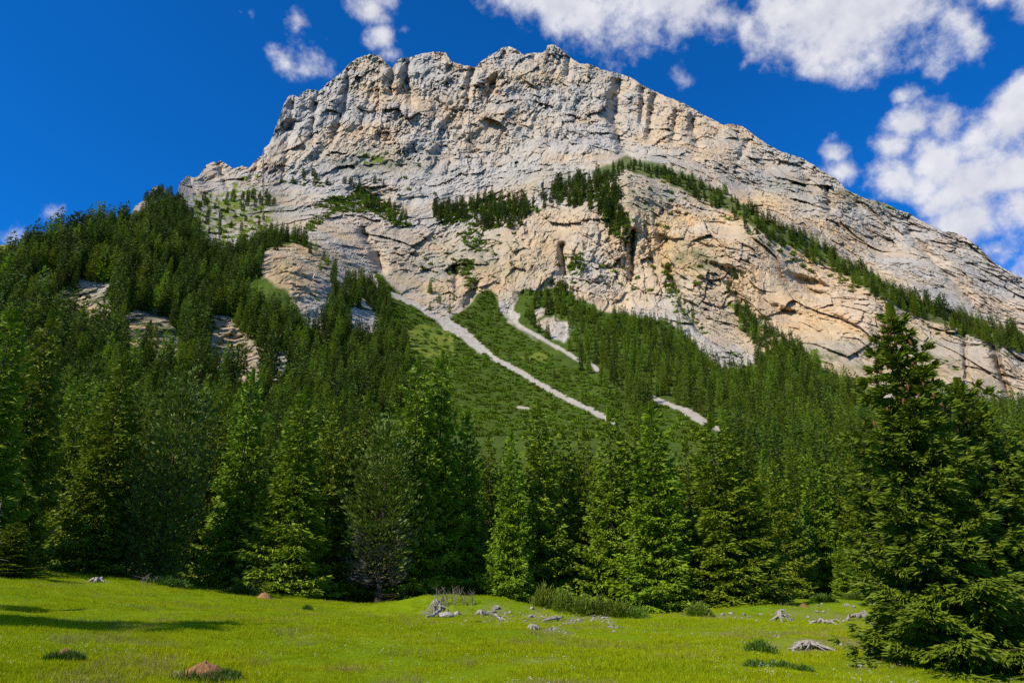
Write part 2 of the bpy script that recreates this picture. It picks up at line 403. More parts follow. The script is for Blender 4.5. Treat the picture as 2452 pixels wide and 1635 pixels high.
# areas of the slope, outlined on the photograph
SPUR = [(-260,640),(0,620),(60,585),(180,535),(310,505),(420,470),(455,520),(470,590),(560,600),(640,545),(720,565),(745,590),(690,588),(640,605),(630,660),(690,700),(730,770),(770,800),(830,700),
        (870,660),(905,690),(960,740),(1010,760),(1020,1430),(-260,1430)]
BRUSH = [(890,640),(940,690),(1010,745),(1060,772),(1120,735),(1165,690),(1190,720),(1215,770),(1290,820),(1345,865),(1420,900),(1460,930),(1700,1010),(1700,1430),(940,1430),(950,800)]
RFOREST = [(1240,700),(1330,690),(1420,735),(1520,758),(1600,765),(1660,820),(1710,870),(1760,885),(1820,850),(1870,815),(1920,830),(1960,880),(2010,900),(2080,930),(2130,990),(2300,955),(2452,975),(2750,1040),
           (2750,1430),(1440,1430),(1440,1000),(1420,900),(1345,865),(1290,820),(1225,770)]
OUTCROPS = [[(615,640),(640,600),(700,582),(760,608),(798,640),(792,700),(770,770),(740,790),(720,740),(690,690),(640,650)],
 [(45,690),(110,648),(135,655),(105,700),(60,712)],[(95,735),(150,690),(195,668),(255,680),(275,790),(240,815),(205,770),(150,745)],
 [(262,832),(292,765),(335,738),(395,748),(425,800),(438,860),(340,870),(290,860)],[(490,745),(545,760),(600,800),(640,850),(625,915),(545,925),(500,850)],
 [(650,820),(690,830),(680,900),(640,920)],[(830,760),(852,725),(880,718),(903,760),(900,800),(840,790)],
 [(1290,770),(1335,755),(1380,790),(1350,815),(1310,800)],[(1270,745),(1300,735),(1310,755),(1285,762)]]
SCREE = [([(940,705),(985,725),(1030,752),(1075,780),(1115,800),(1150,830),(1190,862),(1230,882),(1270,905),(1310,930),(1360,955),(1420,985),(1470,1010)], 6.5),
 ([(1070,775),(1110,800),(1150,835)], 13),([(1200,740),(1225,765),(1250,785),(1300,812),(1340,835),(1385,862)], 4.5),([(1205,728),(1232,758)], 12),
 ([(1415,872),(1430,886)], 5),([(1560,950),(1600,968),(1640,985),(1670,1000),(1730,1030)], 6),([(1640,985),(1690,1012)], 9),
 ([(1650,790),(1700,820),(1740,850),(1790,870)], 7),([(1760,830),(1810,870)], 6),([(1240,975),(1268,977)], 3.5)]
TURF = [([(425,475),(600,455),(660,480),(640,545),(560,590),(440,580)], .50),([(555,425),(620,415),(610,455),(560,460)], .42),([(330,500),(420,480),(450,560),(380,560)], .45),
 ([(2000,895),(2060,905),(2120,960),(2110,1000),(2060,960)], 1.0),([(850,360),(900,370),(930,390),(870,392)], .6),([(1080,505),(1240,480),(1300,500),(1200,520)], .8),
 ([(930,820),(1010,770),(1080,790),(1090,850),(960,860)], .75),([(1240,850),(1300,845),(1330,865),(1270,872)], .9),([(2000,880),(1900,830),(1960,840)], .6),([(1730,720),(1790,740),(1760,760)], .6),
 ([(255,845),(290,840),(300,870),(262,872)], 1.0),([(-260,585),(45,592),(40,640),(-260,700)], .5),([(700,720),(735,770),(720,790),(690,740)], .8)]
GULLIES = [([(978,140),(970,180),(985,245)],9,26),([(940,165),(935,225)],8,20),([(1482,196),(1470,290),(1505,385)],15,34),([(1565,235),(1556,330)],10,24),([(1540,215),(1536,300)],7,14),([(868,555),(905,610),(915,645)],11,26),
 ([(2372,800),(2390,870),(2425,965)],8,26),([(1345,590),(1352,655)],9,18),([(1516,555),(1512,670)],7,15),([(2308,800),(2316,905)],6,12),([(700,250),(690,330),(680,420)],9,12),([(760,230),(745,330)],9,15),([(835,170),(825,260),(800,330)],9,16),
 ([(1130,170),(1120,240)],8,14),([(1180,200),(1165,260)],9,14),([(1360,140),(1358,180)],7,14),([(1620,270),(1612,340)],9,18),([(1660,290),(1670,350)],10,18),([(1790,340),(1770,380)],8,10),([(1920,400),(1935,430)],12,16),([(1980,440),(1990,500)],9,14),
 ([(1090,640),(1095,690)],8,14),([(1140,680),(1120,740)],9,14),([(1245,520),(1270,560)],8,10),([(1600,640),(1640,740),(1680,800)],8,12),([(1560,620),(1580,680)],7,8),([(524,392),(540,440),(556,470)],6,16),([(455,430),(470,470)],6,8),
 ([(1450,440),(1470,520)],9,10),([(1750,680),(1790,740)],9,12),([(2180,560),(2250,640),(2330,720)],10,16),([(1000,185),(1040,215)],8,8),([(620,385),(600,430)],7,12)]
CAVES = [(1925,672,48,18,20),(1960,700,30,12,16),(1885,745,38,14,14),(2052,690,18,12,10),(1730,640,34,10,12),(1350,690,48,16,14),(1960,640,60,8,9),(1620,510,40,14,12),(1730,535,30,9,9),(1590,570,20,12,9),(905,615,16,14,12),
 (1935,435,20,9,10),(1660,300,24,16,14),(1830,760,20,8,8),(2010,760,30,10,9),(1320,400,18,7,8),(985,610,20,9,8),(1080,650,14,10,9),(1700,590,26,8,8),(1450,640,22,9,8),(2180,760,26,9,8),(2290,880,20,10,8)]

N1, N2, NC = 440, 46, 1260
sx = np.linspace(-200, 2652, NC)
skx = np.interp(sx, *np.array(SKYLINE, float).T)
rk = np.clip((sx-415)/30, 0, 1)*np.clip((2700-sx)/100, 0, 1)
skx = skx + rk*(2.6*fbm(sx/14, sx*0+3, 3, 71) - 2.0*np.maximum(0, ridged(sx/26, sx*0+9, 2, 72)-.6)*2)
MID, BOT = 1060.0, 1425.0
jj = np.linspace(0, 1, N1+1)[:, None]
PYg = np.vstack([skx[None]*(1-jj) + MID*jj, np.repeat(np.linspace(MID, BOT, N2+1)[1:, None], NC, 1)])
PXg = np.repeat(sx[None], PYg.shape[0], 0)
dp = np.array(DEPTH, float)
depth_f = tps(dp[:, :2]/500.0, np.log(dp[:, 2]), 0.004)
cx = np.linspace(-200, 2652, 150); cy = np.linspace(80, 1440, 110)
DC = np.exp(depth_f(cx[None]/500.0 + 0*cy[:, None], cy[:, None]/500.0 + 0*cx[None]))
def bil(A, fx, fy):
    ix = np.clip(np.floor(fx).astype(int), 0, A.shape[1]-2); iy = np.clip(np.floor(fy).astype(int), 0, A.shape[0]-2)
    tx = np.clip(fx-ix, 0, 1); ty = np.clip(fy-iy, 0, 1)
    return (A[iy, ix]*(1-tx)+A[iy, ix+1]*tx)*(1-ty) + (A[iy+1, ix]*(1-tx)+A[iy+1, ix+1]*tx)*ty
R0 = bil(DC, (PXg+200)/2852*149, (PYg-80)/1360*109)
# kinds of ground
wxp = PXg + 16*fbm(PXg/40, PYg/40, 4, 31); wyp = PYg + 13*fbm(PXg/40, PYg/40, 4, 32)
outc = np.zeros(PXg.shape, bool)
for p in OUTCROPS: outc |= inpoly(wxp, wyp, p)
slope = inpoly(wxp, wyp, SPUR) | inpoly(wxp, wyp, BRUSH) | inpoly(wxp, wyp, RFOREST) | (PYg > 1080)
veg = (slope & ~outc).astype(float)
scree = np.zeros(PXg.shape)
for path, w in SCREE:
    d = seg_dist(wxp*.35+PXg*.65, wyp*.35+PYg*.65, path)
    scree = np.maximum(scree, np.clip((w + .55*w*fbm(PXg/11, PYg/11, 3, 33) - d)/2.5 + .5, 0, 1))
turf = np.zeros(PXg.shape); tn = fbm(PXg/22, PYg/13, 4, 41)
for p, a in TURF: turf = np.maximum(turf, inpoly(wxp, wyp, p)*np.clip((tn + a - .55)*6 + .5, 0, 1))
ledgepath = [(1440,420),(1490,392),(1560,405),(1650,440),(1750,490),(1850,555),(1950,600),(2050,655),(2150,715),(2250,760),(2350,795),(2452,820),(2600,870)]
ledge = np.clip((19-seg_dist(wxp, wyp, ledgepath))/5, 0, 1)
veg = np.maximum(veg, ledge*.9)
def blur(A, n):
    for ax in (0, 1):
        c = np.cumsum(np.concatenate([np.repeat(np.take(A, [0], ax), n+1, ax), A, np.repeat(np.take(A, [-1], ax), n, ax)], ax), ax)
        m = A.shape[ax]; A = (np.take(c, range(2*n+1, 2*n+1+m), ax) - np.take(c, range(0, m), ax))/(2*n+1)
    return A
rock = np.clip(1-blur(np.maximum(veg, .8*turf), 5), .0, 1)
rock = np.maximum(rock, .06)*np.clip((MID+40-PYg)/120, .05, 1)
# relief, in metres along the line into the slope
TH = np.arctan2(PXg-PW/2, FOC*CP-(PH/2-PYg)*SP)
Zb = CAM[2] + ray(PXg, PYg)[2]*R0
U = TH*R0; V = Zb
wu = U + 7*fbm(U/60, V/60, 3, 1); wv = V + 7*fbm(U/60, V/60, 3, 2)
jw = 60*fbm(PXg/90, PYg/90, 3, 21)
def sm(x): x = np.clip(x, 0, 1); return x*x*(3-2*x)
wP = sm((1500+jw-PXg)/160+.5)*sm((430+jw*.6-PYg - .10*(PXg-900))/60+.5)
wP = np.maximum(wP, .8*sm((1700+jw-PXg)/60+.5)*sm((PXg-1430+jw)/60+.5)*sm((370+jw*.4-PYg)/60+.5))
wP = np.maximum(wP, .9*sm((1640+jw-PXg)/60+.5)*sm((PXg-1180+jw)/60+.5)*sm((PYg-500-jw*.5)/60+.5))
wL = (1-wP)*sm((1260+jw*1.5-PXg)/120+.5)
wD = 1-wP-wL
act = (rock > .08) & (PYg < MID)
rel = np.zeros(PXg.shape)
wuu, wvv = wu[act], wv[act]; Ua, Va = U[act], V[act]
acc = 14*fbm(wuu/110, wvv/110, 3, 6) + .55*fbm(Ua/3.2, Va/3.2, 3, 7)
rough_ = np.clip(.85 + 1.5*fbm(wuu/75, wvv/60, 3, 14), .22, 1.5)
for W, ang, rg, sd in ((wP[act], math.radians(84), 14, 300), (wL[act], math.radians(47), 2.5, 400), (wD[act], math.radians(-42), 4, 500)):
    sel = W > .02; ca, sa = math.cos(ang), math.sin(ang)
    a0 = wuu[sel]; b0 = wvv[sel]; u0 = Ua[sel]; v0 = Va[sel]
    t = (9*(ridged(a0/48, b0/210, 3, sd+3) - .6) if sd > 300 else 0) + rg*(ridged((a0*ca+b0*sa)/190, (-a0*sa+b0*ca)/46, 3, sd) - .6)
    for k, (sl, sa_, am, gr) in enumerate([(54, 40, 9.0, .03), (24, 15, 5.6, .08), (11, 6.6, 3.6, .16), (5.0, 3.3, 2.0, .22)]):
        q1 = a0 + .20*sl*fbm(u0/sl, v0/sl, 2, sd+20+k); q2 = b0 + .20*sl*fbm(u0/sl+9, v0/sl, 2, sd+30+k)
        f, e = facets((q1*ca+q2*sa)/sl, (-q1*sa+q2*ca)/sa_, sd+40+7*k, 1.45, (.30, .50, .72, .85)[k])
        m_ = rough_[sel] if k > 1 else (1.0 if k == 0 else .5+.5*rough_[sel])
        t += m_*(am*f - am*gr*np.exp(-(e/.06)**2))
    acc[sel] += W[sel]*t
rel[act] = acc
scl = R0/800.0
rel = rel*np.clip(scl, .35, 1.1)
# bedded outcrops on the wooded spur
bed = blur(outc.astype(float), 4)
bz = V + 5*fbm(U/30, V/30, 3, 8) + .35*U*np.sign(.5-((PXg > 560) & (PXg < 660)))
rel += bed*(.7*((bz/5.5) % 1.0) + 8*fbm(U/16, V/16, 4, 9) + 7*(ridged(U/13, V/20, 3, 10)-.6))
for path, w, d in GULLIES:
    ds = seg_dist(PXg + 5*fbm(PXg/18, PYg/18, 2, 55), PYg, path); rel -= d*np.exp(-(ds/w)**2)
for x, y, a, b, d in CAVES:
    qx = PXg + 9*fbm(PXg/22, PYg/22, 3, 56) - x; qy = PYg + 7*fbm(PXg/22, PYg/22, 3, 57) - y - .32*qx
    e = (qx/a)**2 + np.where(qy < 0, (qy/(b*.55))**2, (qy/(b*2.0))**2); rel -= d*np.exp(-e*1.2)
rel = rel*rock + (1-rock)*(2.2*fbm(U/26, V/26, 4, 12))
rel -= 1.6*scree*(PYg > 690)
R1 = R0 - rel
TAN = [(1720,650,420,170,1.0),(1900,740,330,140,1.05),(2120,800,300,140,.85),(1330,560,220,130,.7),(1000,620,260,110,.75),(1620,300,260,80,.55),(2050,540,260,60,.5),(900,330,160,40,.55),(1240,250,200,110,.42),
 (690,650,110,100,1.0),(190,730,120,80,.8),(340,800,110,80,.8),(560,840,90,110,.9),(960,230,300,70,.34),(2330,900,200,120,.55),(380,450,40,24,.9),(1800,520,150,60,.85),(1500,460,120,60,.6),(1340,390,80,30,.5),(560,830,120,90,.45),(520,400,120,30,.35)]
tan = np.zeros(PXg.shape)
for x, y, a, b, s in TAN: tan = np.maximum(tan, s*np.exp(-(((PXg-x)/a)**2 + ((PYg-y-.30*(PXg-x)*(a > 250))/b)**2)))
MOSS = [(1500,470,120,60,.5),(1660,620,60,40,.9),(1900,440,120,40,.35),(1100,640,180,80,.5),(1960,860,140,40,.9),(2200,880,150,70,.6),(900,390,120,30,.7),(560,500,140,60,.8),(1340,440,100,30,.6),(700,640,90,60,.5),(2150,480,120,16,.9),(2050,462,60,14,.9),(1700,760,90,50,.5),(340,800,120,70,.9),(190,720,110,60,1.0),(560,840,110,90,.6)]
moss = np.zeros(PXg.shape)
for x, y, a, b, s in MOSS: moss = np.maximum(moss, s*np.exp(-(((PXg-x)/a)**2 + ((PYg-y)/b)**2)))
rx, ry, rz = ray(PXg, PYg)
P = np.stack([rx*R1, ry*R1, CAM[2]+rz*R1], -1)
# rows behind the crest so that the mountain has a far side
back = []
for off, dz in ((700, -420), (260, -150), (90, -40), (28, -7), (9, -1.5)):
    b = P[0].copy(); b[:, 0] += rx[0]*off; b[:, 1] += ry[0]*off; b[:, 2] += dz + off*.02*gnoise(sx/60, sx*0+off, 91); back.append(b)
skirt = P[-1].copy(); skirt[:, 2] -= 12
allP = np.concatenate([np.array(back), P, skirt[None]], 0)
nr, nc = allP.shape[:2]
idx = np.arange(nr*nc).reshape(nr, nc)
F = np.stack([idx[1:, :-1], idx[1:, 1:], idx[:-1, 1:], idx[:-1, :-1]], -1).reshape(-1, 4)
def padattr(A): return np.concatenate([np.repeat(A[:1], 5, 0), A, A[-1:]], 0).ravel()
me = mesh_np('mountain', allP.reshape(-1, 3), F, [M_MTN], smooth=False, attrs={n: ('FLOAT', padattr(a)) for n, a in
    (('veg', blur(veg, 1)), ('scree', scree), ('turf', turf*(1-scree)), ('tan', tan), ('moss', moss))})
mountain = tag(obj('mountain', me), 'pale limestone mountain with tan lower cliffs above wooded slopes', kind='structure')

def surf(px, py):
    """point of the mountain's surface at a point of the photograph"""
    px = np.asarray(px, float); py = np.asarray(py, float)
    c = (px+200)/2852*(NC-1); s = np.interp(px, sx, skx)
    row = np.where(py < MID, (py-s)/(MID-s)*N1, N1 + (py-MID)/(BOT-MID)*N2)
    return at(px, py, bil(R1, c, row))
def sky_y(px): return np.interp(px, sx, skx)

# ------------------------------------------------------------ the pasture seen far behind on the left
hx = np.linspace(-260, 420, 60); rows = []
for r, dy in ((900, 260), (1150, 130), (1400, 40), (1600, 0), (1700, 2), (2200, 120)):
    rows.append(at(hx, 588 + .035*(hx-20) + 3*fbm(hx/60, hx*0+r, 3, 5) + dy, r + 40*gnoise(hx/80, hx*0, 3)))
hp = np.array(rows); ii = np.arange(hp.shape[0]*60).reshape(-1, 60)
me = mesh_np('distant_hill', hp.reshape(-1, 3), np.stack([ii[:-1, :-1], ii[:-1, 1:], ii[1:, 1:], ii[1:, :-1]], -1).reshape(-1, 4), [M_FARHILL], smooth=True)
tag(obj('distant_hill', me), 'small strip of pasture hill far behind the left ridge', kind='structure')

# ============================================================ meadow
MC = [(0,1635,10.5),(600,1635,11),(1226,1635,11.3),(1800,1635,11.8),(2350,1635,13),(0,1560,14),(700,1560,14.6),(1226,1560,15),(1800,1560,16),(2150,1560,17.5),
 (0,1500,19),(500,1500,20.5),(1226,1500,22),(1800,1505,23),(2100,1505,25),(0,1430,30),(500,1450,33),(1000,1475,36),(1226,1470,40),(1600,1482,37),(1850,1482,40),(2100,1470,50),
 (0,1352,52),(250,1380,54),(450,1404,55),(700,1420,56),(920,1456,57),(1100,1441,58),(1300,1450,58),(1550,1472,56),(1750,1460,59),(1900,1432,84),(2080,1432,90),(2300,1438,92),(1700,1440,95),(1200,1425,95),(700,1400,95),(100,1350,95)]
mc = np.array(MC, float); mp = at(mc[:, 0], mc[:, 1], mc[:, 2])
ex = [(r*math.sin(a), r*math.cos(a), z) for r, a, z in [(25,2.0,.3),(25,3.14,.2),(25,-2.0,1.0),(60,1.6,-3),(60,2.6,0),(60,-2.6,1.5),(50,-1.4,2.0),(150,1.4,-4),(150,2.5,2),(150,-2.5,4),(150,-1.3,5),(150,-.6,3.5),(150,0,-1),(150,.6,-3),(4,0,.05),(30,-1.05,1.3),(30,1.1,-.8)]]
mp = np.vstack([mp, np.array(ex)])
meadow_f = tps(mp[:, :2]/30.0, mp[:, 2], .012)
_gx = np.linspace(-185, 185, 260); _gy = np.linspace(-185, 185, 260)
_GZ = meadow_f(_gx[None]/30.0 + 0*_gy[:, None], _gy[:, None]/30.0 + 0*_gx[None])
def micro(x, y):
    return .24*fbm(x/6, y/6, 3, 201) + .06*fbm(x/1.3, y/1.3, 3, 202)
BUMPS = []                                  # low banks and hollows around the stones: px, py, r, half width m, height m
for px, py, r, a, b, h in ((1060,1462,42,3.5,2.0,.85),(1190,1470,40,3.4,1.6,.6),(1400,1490,33,2.8,1.0,.5),(1850,1480,40,4.5,1.5,.6),(1700,1482,36,4,1.4,.30),(930,1476,38,2.5,2.0,-.45),(2050,1462,58,6,3,.5),(1930,1545,18.5,1.1,.7,.12),(240,1395,45,2.2,1.6,.25)):
    q = at(px, py, r); BUMPS.append((q[0], q[1], a, b, h))
def meadow_z(x, y):
    x = np.asarray(x, float); y = np.asarray(y, float)
    z = bil(_GZ, (x+185)/370*259, (y+185)/370*259) + micro(x, y)
    for bx, by, a, b, h in BUMPS: z = z + h*np.exp(-((x-bx)/a)**2 - ((y-by)/b)**2)
    return z
def ground_hit(px, py, r0=7.0, r1=110.0):
    r = np.exp(np.linspace(math.log(r0), math.log(r1), 900)); p = at(px, py, r)
    g = p[:, 2] - meadow_z(p[:, 0], p[:, 1])
    k = np.argmax(g < 0)
    if g[k] >= 0: k = int(np.argmin(np.abs(g)))
    return p[k, 0], p[k, 1], float(meadow_z(p[k, 0], p[k, 1])), float(r[k])
az1 = np.radians(np.linspace(-62, 62, 560)); az2 = np.radians(np.linspace(62, 298, 60))[1:-1]
MA = np.concatenate([az1, az2]); MR = np.exp(np.linspace(math.log(1.0), math.log(175), 290)); MR = np.concatenate([MR, [300, 600, 1500, 4000]])
mx = np.sin(MA)[None]*MR[:, None]; my = np.cos(MA)[None]*MR[:, None]; mz = meadow_z(mx, my)
na = len(MA); mi = np.arange(mx.size).reshape(mx.shape); nx = np.roll(mi, -1, 1)
MF = np.stack([mi[:-1], nx[:-1], nx[1:], mi[1:]], -1).reshape(-1, 4)
MV = np.vstack([np.stack([mx, my, mz], -1).reshape(-1, 3), [[0, 0, float(meadow_z(0, 0))]]])
fan = np.stack([mi[0], np.roll(mi[0], -1), np.full(na, len(MV)-1)], -1)[:, ::-1]
bare = np.zeros(len(MV)); duff = np.zeros(len(MV))
def mark(A, x, y, rad, s=1.0):
    d2 = ((MV[:, 0]-x)**2 + (MV[:, 1]-y)**2)/rad**2
    np.maximum(A, s*np.exp(-d2), out=A)

# ============================================================ vegetation builders
def unit(v): return v/np.maximum(np.linalg.norm(v, axis=-1, keepdims=True), 1e-9)
def kites(P, D, l, w, rng, fold=.25, flat=None):
    """needle sprays: a folded kite for every base point P, pointing along D"""
    n = len(P); D = unit(D)
    up = np.where(np.abs(D[:, 2:3]) > .92, np.array([[1., 0, 0]]), np.array([[0, 0, 1.]]))
    S = unit(np.cross(D, up)); N = np.cross(S, D)
    roll = rng.normal(0, .85, n) if flat is None else rng.uniform(-1, 1, n)*flat
    S2 = S*np.cos(roll)[:, None] + N*np.sin(roll)[:, None]; N2 = np.cross(S2, D)
    l = np.broadcast_to(l, n)[:, None]; w = np.broadcast_to(w, n)[:, None]
    a = P; c = P + D*l; m = P + D*l*.42 - N2*w*fold
    V = np.stack([a, m + S2*w*.5, c, m - S2*w*.5], 1).reshape(-1, 3)
    i = np.arange(n)[:, None]*4
    F = np.concatenate([i + np.array([[0, 1, 2]]), i + np.array([[0, 2, 3]])], 1).reshape(-1, 3)
    return V, F
def tube(G, pts, rad, sides=6, m=0, cap=True):
    pts = np.asarray(pts, float); n = len(pts); rad = np.broadcast_to(rad, n)
    T = unit(np.gradient(pts, axis=0)); ref = np.array([0, 0, 1.]) if abs(T[0, 2]) < .9 else np.array([1., 0, 0])
    a = np.linspace(0, 2*np.pi, sides, endpoint=False); V = []
    for i in range(n):
        s = np.cross(T[i], ref); s /= max(np.linalg.norm(s), 1e-6); u = np.cross(s, T[i])
        V.append(pts[i] + rad[i]*(np.cos(a)[:, None]*s + np.sin(a)[:, None]*u))
    V = np.concatenate(V); k = np.arange(sides); F = []
    for i in range(n-1):
        F.append(np.stack([i*sides+k, i*sides+(k+1) % sides, (i+1)*sides+(k+1) % sides, (i+1)*sides+k], -1))
    G.add(V, np.concatenate(F), m)
    if cap:
        for e, o in ((0, 0), (n-1, (n-1)*sides)):
            c = len(G.V) and pts[e]
            G.add(np.vstack([V[o:o+sides], pts[e] + T[e]*(rad[e]*.3 if e else -rad[e]*.3)]), np.stack([k, (k+1) % sides, np.full(sides, sides)], -1)[:, ::(1 if e else -1)], m)
def conifer(H, R, seed, nb, nt, tl, tw, low=.03, shape=.85, pit=(30, -16), droop=1.0, rough=.28, blunt=0.0, up=0.0, limbs=0, step=.45, inner=.35, dens=1.25):
    """crown kites and a tapered trunk with limbs. pit: slope of the boughs in degrees at the top and at the foot"""
    rng = np.random.default_rng(seed)
    t = (np.arange(nb)+.5)/nb; q = (1-t)**.60
    h = H*(low + (.985-low)*(1-q)); 
    prof = q**shape if blunt == 0 else (1-(1-q)**(1+blunt))**.75*(.55+.45*np.minimum(1, (1.0-q)*2.2+.25))
    az = np.arange(nb)*2.39996 + rng.uniform(-.5, .5, nb)
    L = R*(prof*(1-rough+2*rough*rng.random(nb))*(1+.13*np.sin(az*1+rng.uniform(0, 6)+h*.5/H*9)+.10*np.sin(3*az+h*11/H)) + .06)
    p0 = np.tan(np.radians(pit[0] + (pit[1]-pit[0])*q**.7 + rng.uniform(-7, 7, nb)))
    w = L**dens*(1+1.6*(1-q)**2); w /= w.sum()
    b = rng.choice(nb, nt, p=w)
    tt = inner*rng.random(nt)*.4 + (1-inner*.4)*rng.random(nt)**.62
    tt = np.where(rng.random(nt) < inner*.35, rng.random(nt)*.6, tt)
    Lb = L[b]; nl = np.maximum(2, np.round(Lb/step)); tq = np.clip((np.round(tt*nl) + rng.uniform(-.16, .16, nt))/nl, .05, 1.0)
    s = rng.uniform(-1, 1, nt); ll = Lb*.46*np.clip(1.06-tq, 0, 1)**.75*np.clip(tq*3.2, 0, 1) + tl*.25
    sweep = np.abs(s)*ll*.55; rad = Lb*tq + sweep*np.clip(1.1-tq, 0, 1)
    dx, dy = np.cos(az[b]), np.sin(az[b])
    sag = (-.42*droop*tq*(1-tq) + .10*tq**2*(1 if up == 0 else 1.5))
    z = h[b] + Lb*(p0[b]*tq + sag) - .24*droop*np.abs(s)*ll + rng.normal(0, tl*.16, nt)
    P = np.stack([dx*rad - dy*s*ll, dy*rad + dx*s*ll, z], -1)
    P[:, 2] = np.maximum(P[:, 2], .03*rng.random(nt)*H*.3)
    ss = np.sign(s)*np.minimum(1, np.abs(s)*1.6)
    D = np.stack([dx*(1-.35*np.abs(ss)) - dy*ss*.85, dy*(1-.35*np.abs(ss)) + dx*ss*.85, p0[b]*.6 - .18*droop - .25*droop*rng.random(nt) + up + .35*tq**3], -1)
    D = unit(D) + rng.normal(0, .22, (nt, 3))
    V, F = kites(P, D, tl*rng.uniform(.6, 1.35, nt), tw*rng.uniform(.7, 1.3, nt), rng)
    n2 = max(8, nt//55)                                                # leader
    hz = H*(1-.075*rng.random(n2)**1.3); a2 = rng.uniform(0, 6.28, n2); rr = (H*1.004-hz)*.28
    P2 = np.stack([np.cos(a2)*rr*.3, np.sin(a2)*rr*.3, hz-tl*.5], -1); D2 = np.stack([np.cos(a2)*.5, np.sin(a2)*.5, np.full(n2, .75)], -1)
    V2, F2 = kites(P2, D2, tl*.8, tw*.8, rng)
    V = np.vstack([V, V2]); F = np.vstack([F, F2 + len(V)-len(V2)])
    G = Geo()
    tp = np.linspace(0, 1, 8); wob = H*.004
    r0 = H*.0155
    tube(G, np.stack([wob*np.sin(tp*5+seed)*tp, wob*np.cos(tp*4+seed)*tp, H*(tp*1.0) - .5*(1-tp)], -1), r0*(1-tp)**1.15 + .006 + r0*.35*np.exp(-tp*30), 8)
    if limbs:
        for j in np.argsort(-L)[:limbs]:
            x = np.linspace(0, .92, 4); sg = -.42*droop*x*(1-x) + .1*x*x
            tube(G, np.stack([np.cos(az[j])*L[j]*x, np.sin(az[j])*L[j]*x, h[j] + L[j]*(p0[j]*x + sg)], -1), .012*L[j]*(1.1-x)+.004, 3, cap=False)
    return (V, F), G
def bush(Rx, Rz, n, seed, l, w, upness=.7, hollow=.3):
    rng = np.random.default_rng(seed); a = rng.uniform(0, 6.283, n); q = rng.random(n)**.45*(1-hollow)+hollow*rng.random(n)
    ph = np.arcsin(rng.random(n)); lump = 1 + .22*np.sin(a*2+seed) + .16*np.sin(a*5+seed*2) 
    P = np.stack([np.cos(a)*np.cos(ph)*Rx*q*lump, np.sin(a)*np.cos(ph)*Rx*q*lump, np.sin(ph)*Rz*q*(1+.2*np.sin(a*3+1))], -1)
    D = unit(P*np.array([1, 1, Rx/Rz])) + np.array([0, 0, upness]) + rng.normal(0, .4, (n, 3))
    P = P - unit(D)*l*.5; P[:, 2] = np.maximum(P[:, 2], 0)
    return kites(P, D, l*rng.uniform(.6, 1.3, n), w*rng.uniform(.7, 1.3, n), rng)

# ------------------------------------------------------------ scattered ground cover on one object
def scatter(name, variants, pts, scl, rot, pick, mats, label):
    """one object: its mesh holds the plant shapes and the points where they grow; nodes put the shapes on the points"""
    Vs, Fs, var, n = [], [], [], 0; mid = []
    for k, (V, F, mi_) in enumerate(variants):
        Vs.append(V); Fs.append(np.asarray(F)+n); var.append(np.full(len(V), k)); n += len(V); mid.append(np.full(len(F), mi_))
    npnt = len(pts); Vs.append(pts); var.append(np.full(npnt, -1))
    V = np.vstack(Vs); z = np.zeros(n)
    me = mesh_np(name, V, Fs, mats, np.concatenate(mid), False, {'variant': ('INT', np.concatenate(var)), 'scl': ('FLOAT', np.concatenate([z, scl])),
        'rot': ('FLOAT_VECTOR', np.vstack([np.zeros((n, 3)), rot])), 'pick': ('INT', np.concatenate([z, pick]))})
    o = obj(name, me)
    ng = bpy.data.node_groups.new(name, 'GeometryNodeTree')
    ng.interface.new_socket('Geometry', in_out='INPUT', socket_type='NodeSocketGeometry'); ng.interface.new_socket('Geometry', in_out='OUTPUT', socket_type='NodeSocketGeometry')
    N = ng.nodes.new; L = ng.links.new
    gi = N('NodeGroupInput'); go = N('NodeGroupOutput'); ga = N('GeometryNodeInputNamedAttribute'); ga.data_type = 'INT'; ga.inputs['Name'].default_value = 'variant'
    def sep(k):
        c = N('FunctionNodeCompare'); c.data_type = 'INT'; c.operation = 'EQUAL'; L(ga.outputs['Attribute'], c.inputs[2]); c.inputs[3].default_value = k
        s = N('GeometryNodeSeparateGeometry'); s.domain = 'POINT'; L(gi.outputs[0], s.inputs['Geometry']); L(c.outputs[0], s.inputs['Selection']); return s.outputs['Selection']
    gti = N('GeometryNodeGeometryToInstance')
    for k in reversed(range(len(variants))): L(sep(k), gti.inputs[0])
    def named(t, nm):
        a = N('GeometryNodeInputNamedAttribute'); a.data_type = t; a.inputs['Name'].default_value = nm; return a.outputs['Attribute']
    iop = N('GeometryNodeInstanceOnPoints'); L(sep(-1), iop.inputs['Points']); L(gti.outputs[0], iop.inputs['Instance'])
    iop.inputs['Pick Instance'].default_value = True; L(named('INT', 'pick'), iop.inputs['Instance Index'])
    er = N('FunctionNodeEulerToRotation'); L(named('FLOAT_VECTOR', 'rot'), er.inputs[0]); L(er.outputs[0], iop.inputs['Rotation'])
    L(named('FLOAT', 'scl'), iop.inputs['Scale']); L(iop.outputs[0], go.inputs[0])
    md = o.modifiers.new('scatter', 'NODES'); md.node_group = ng
    return tag(o, label, kind='stuff')

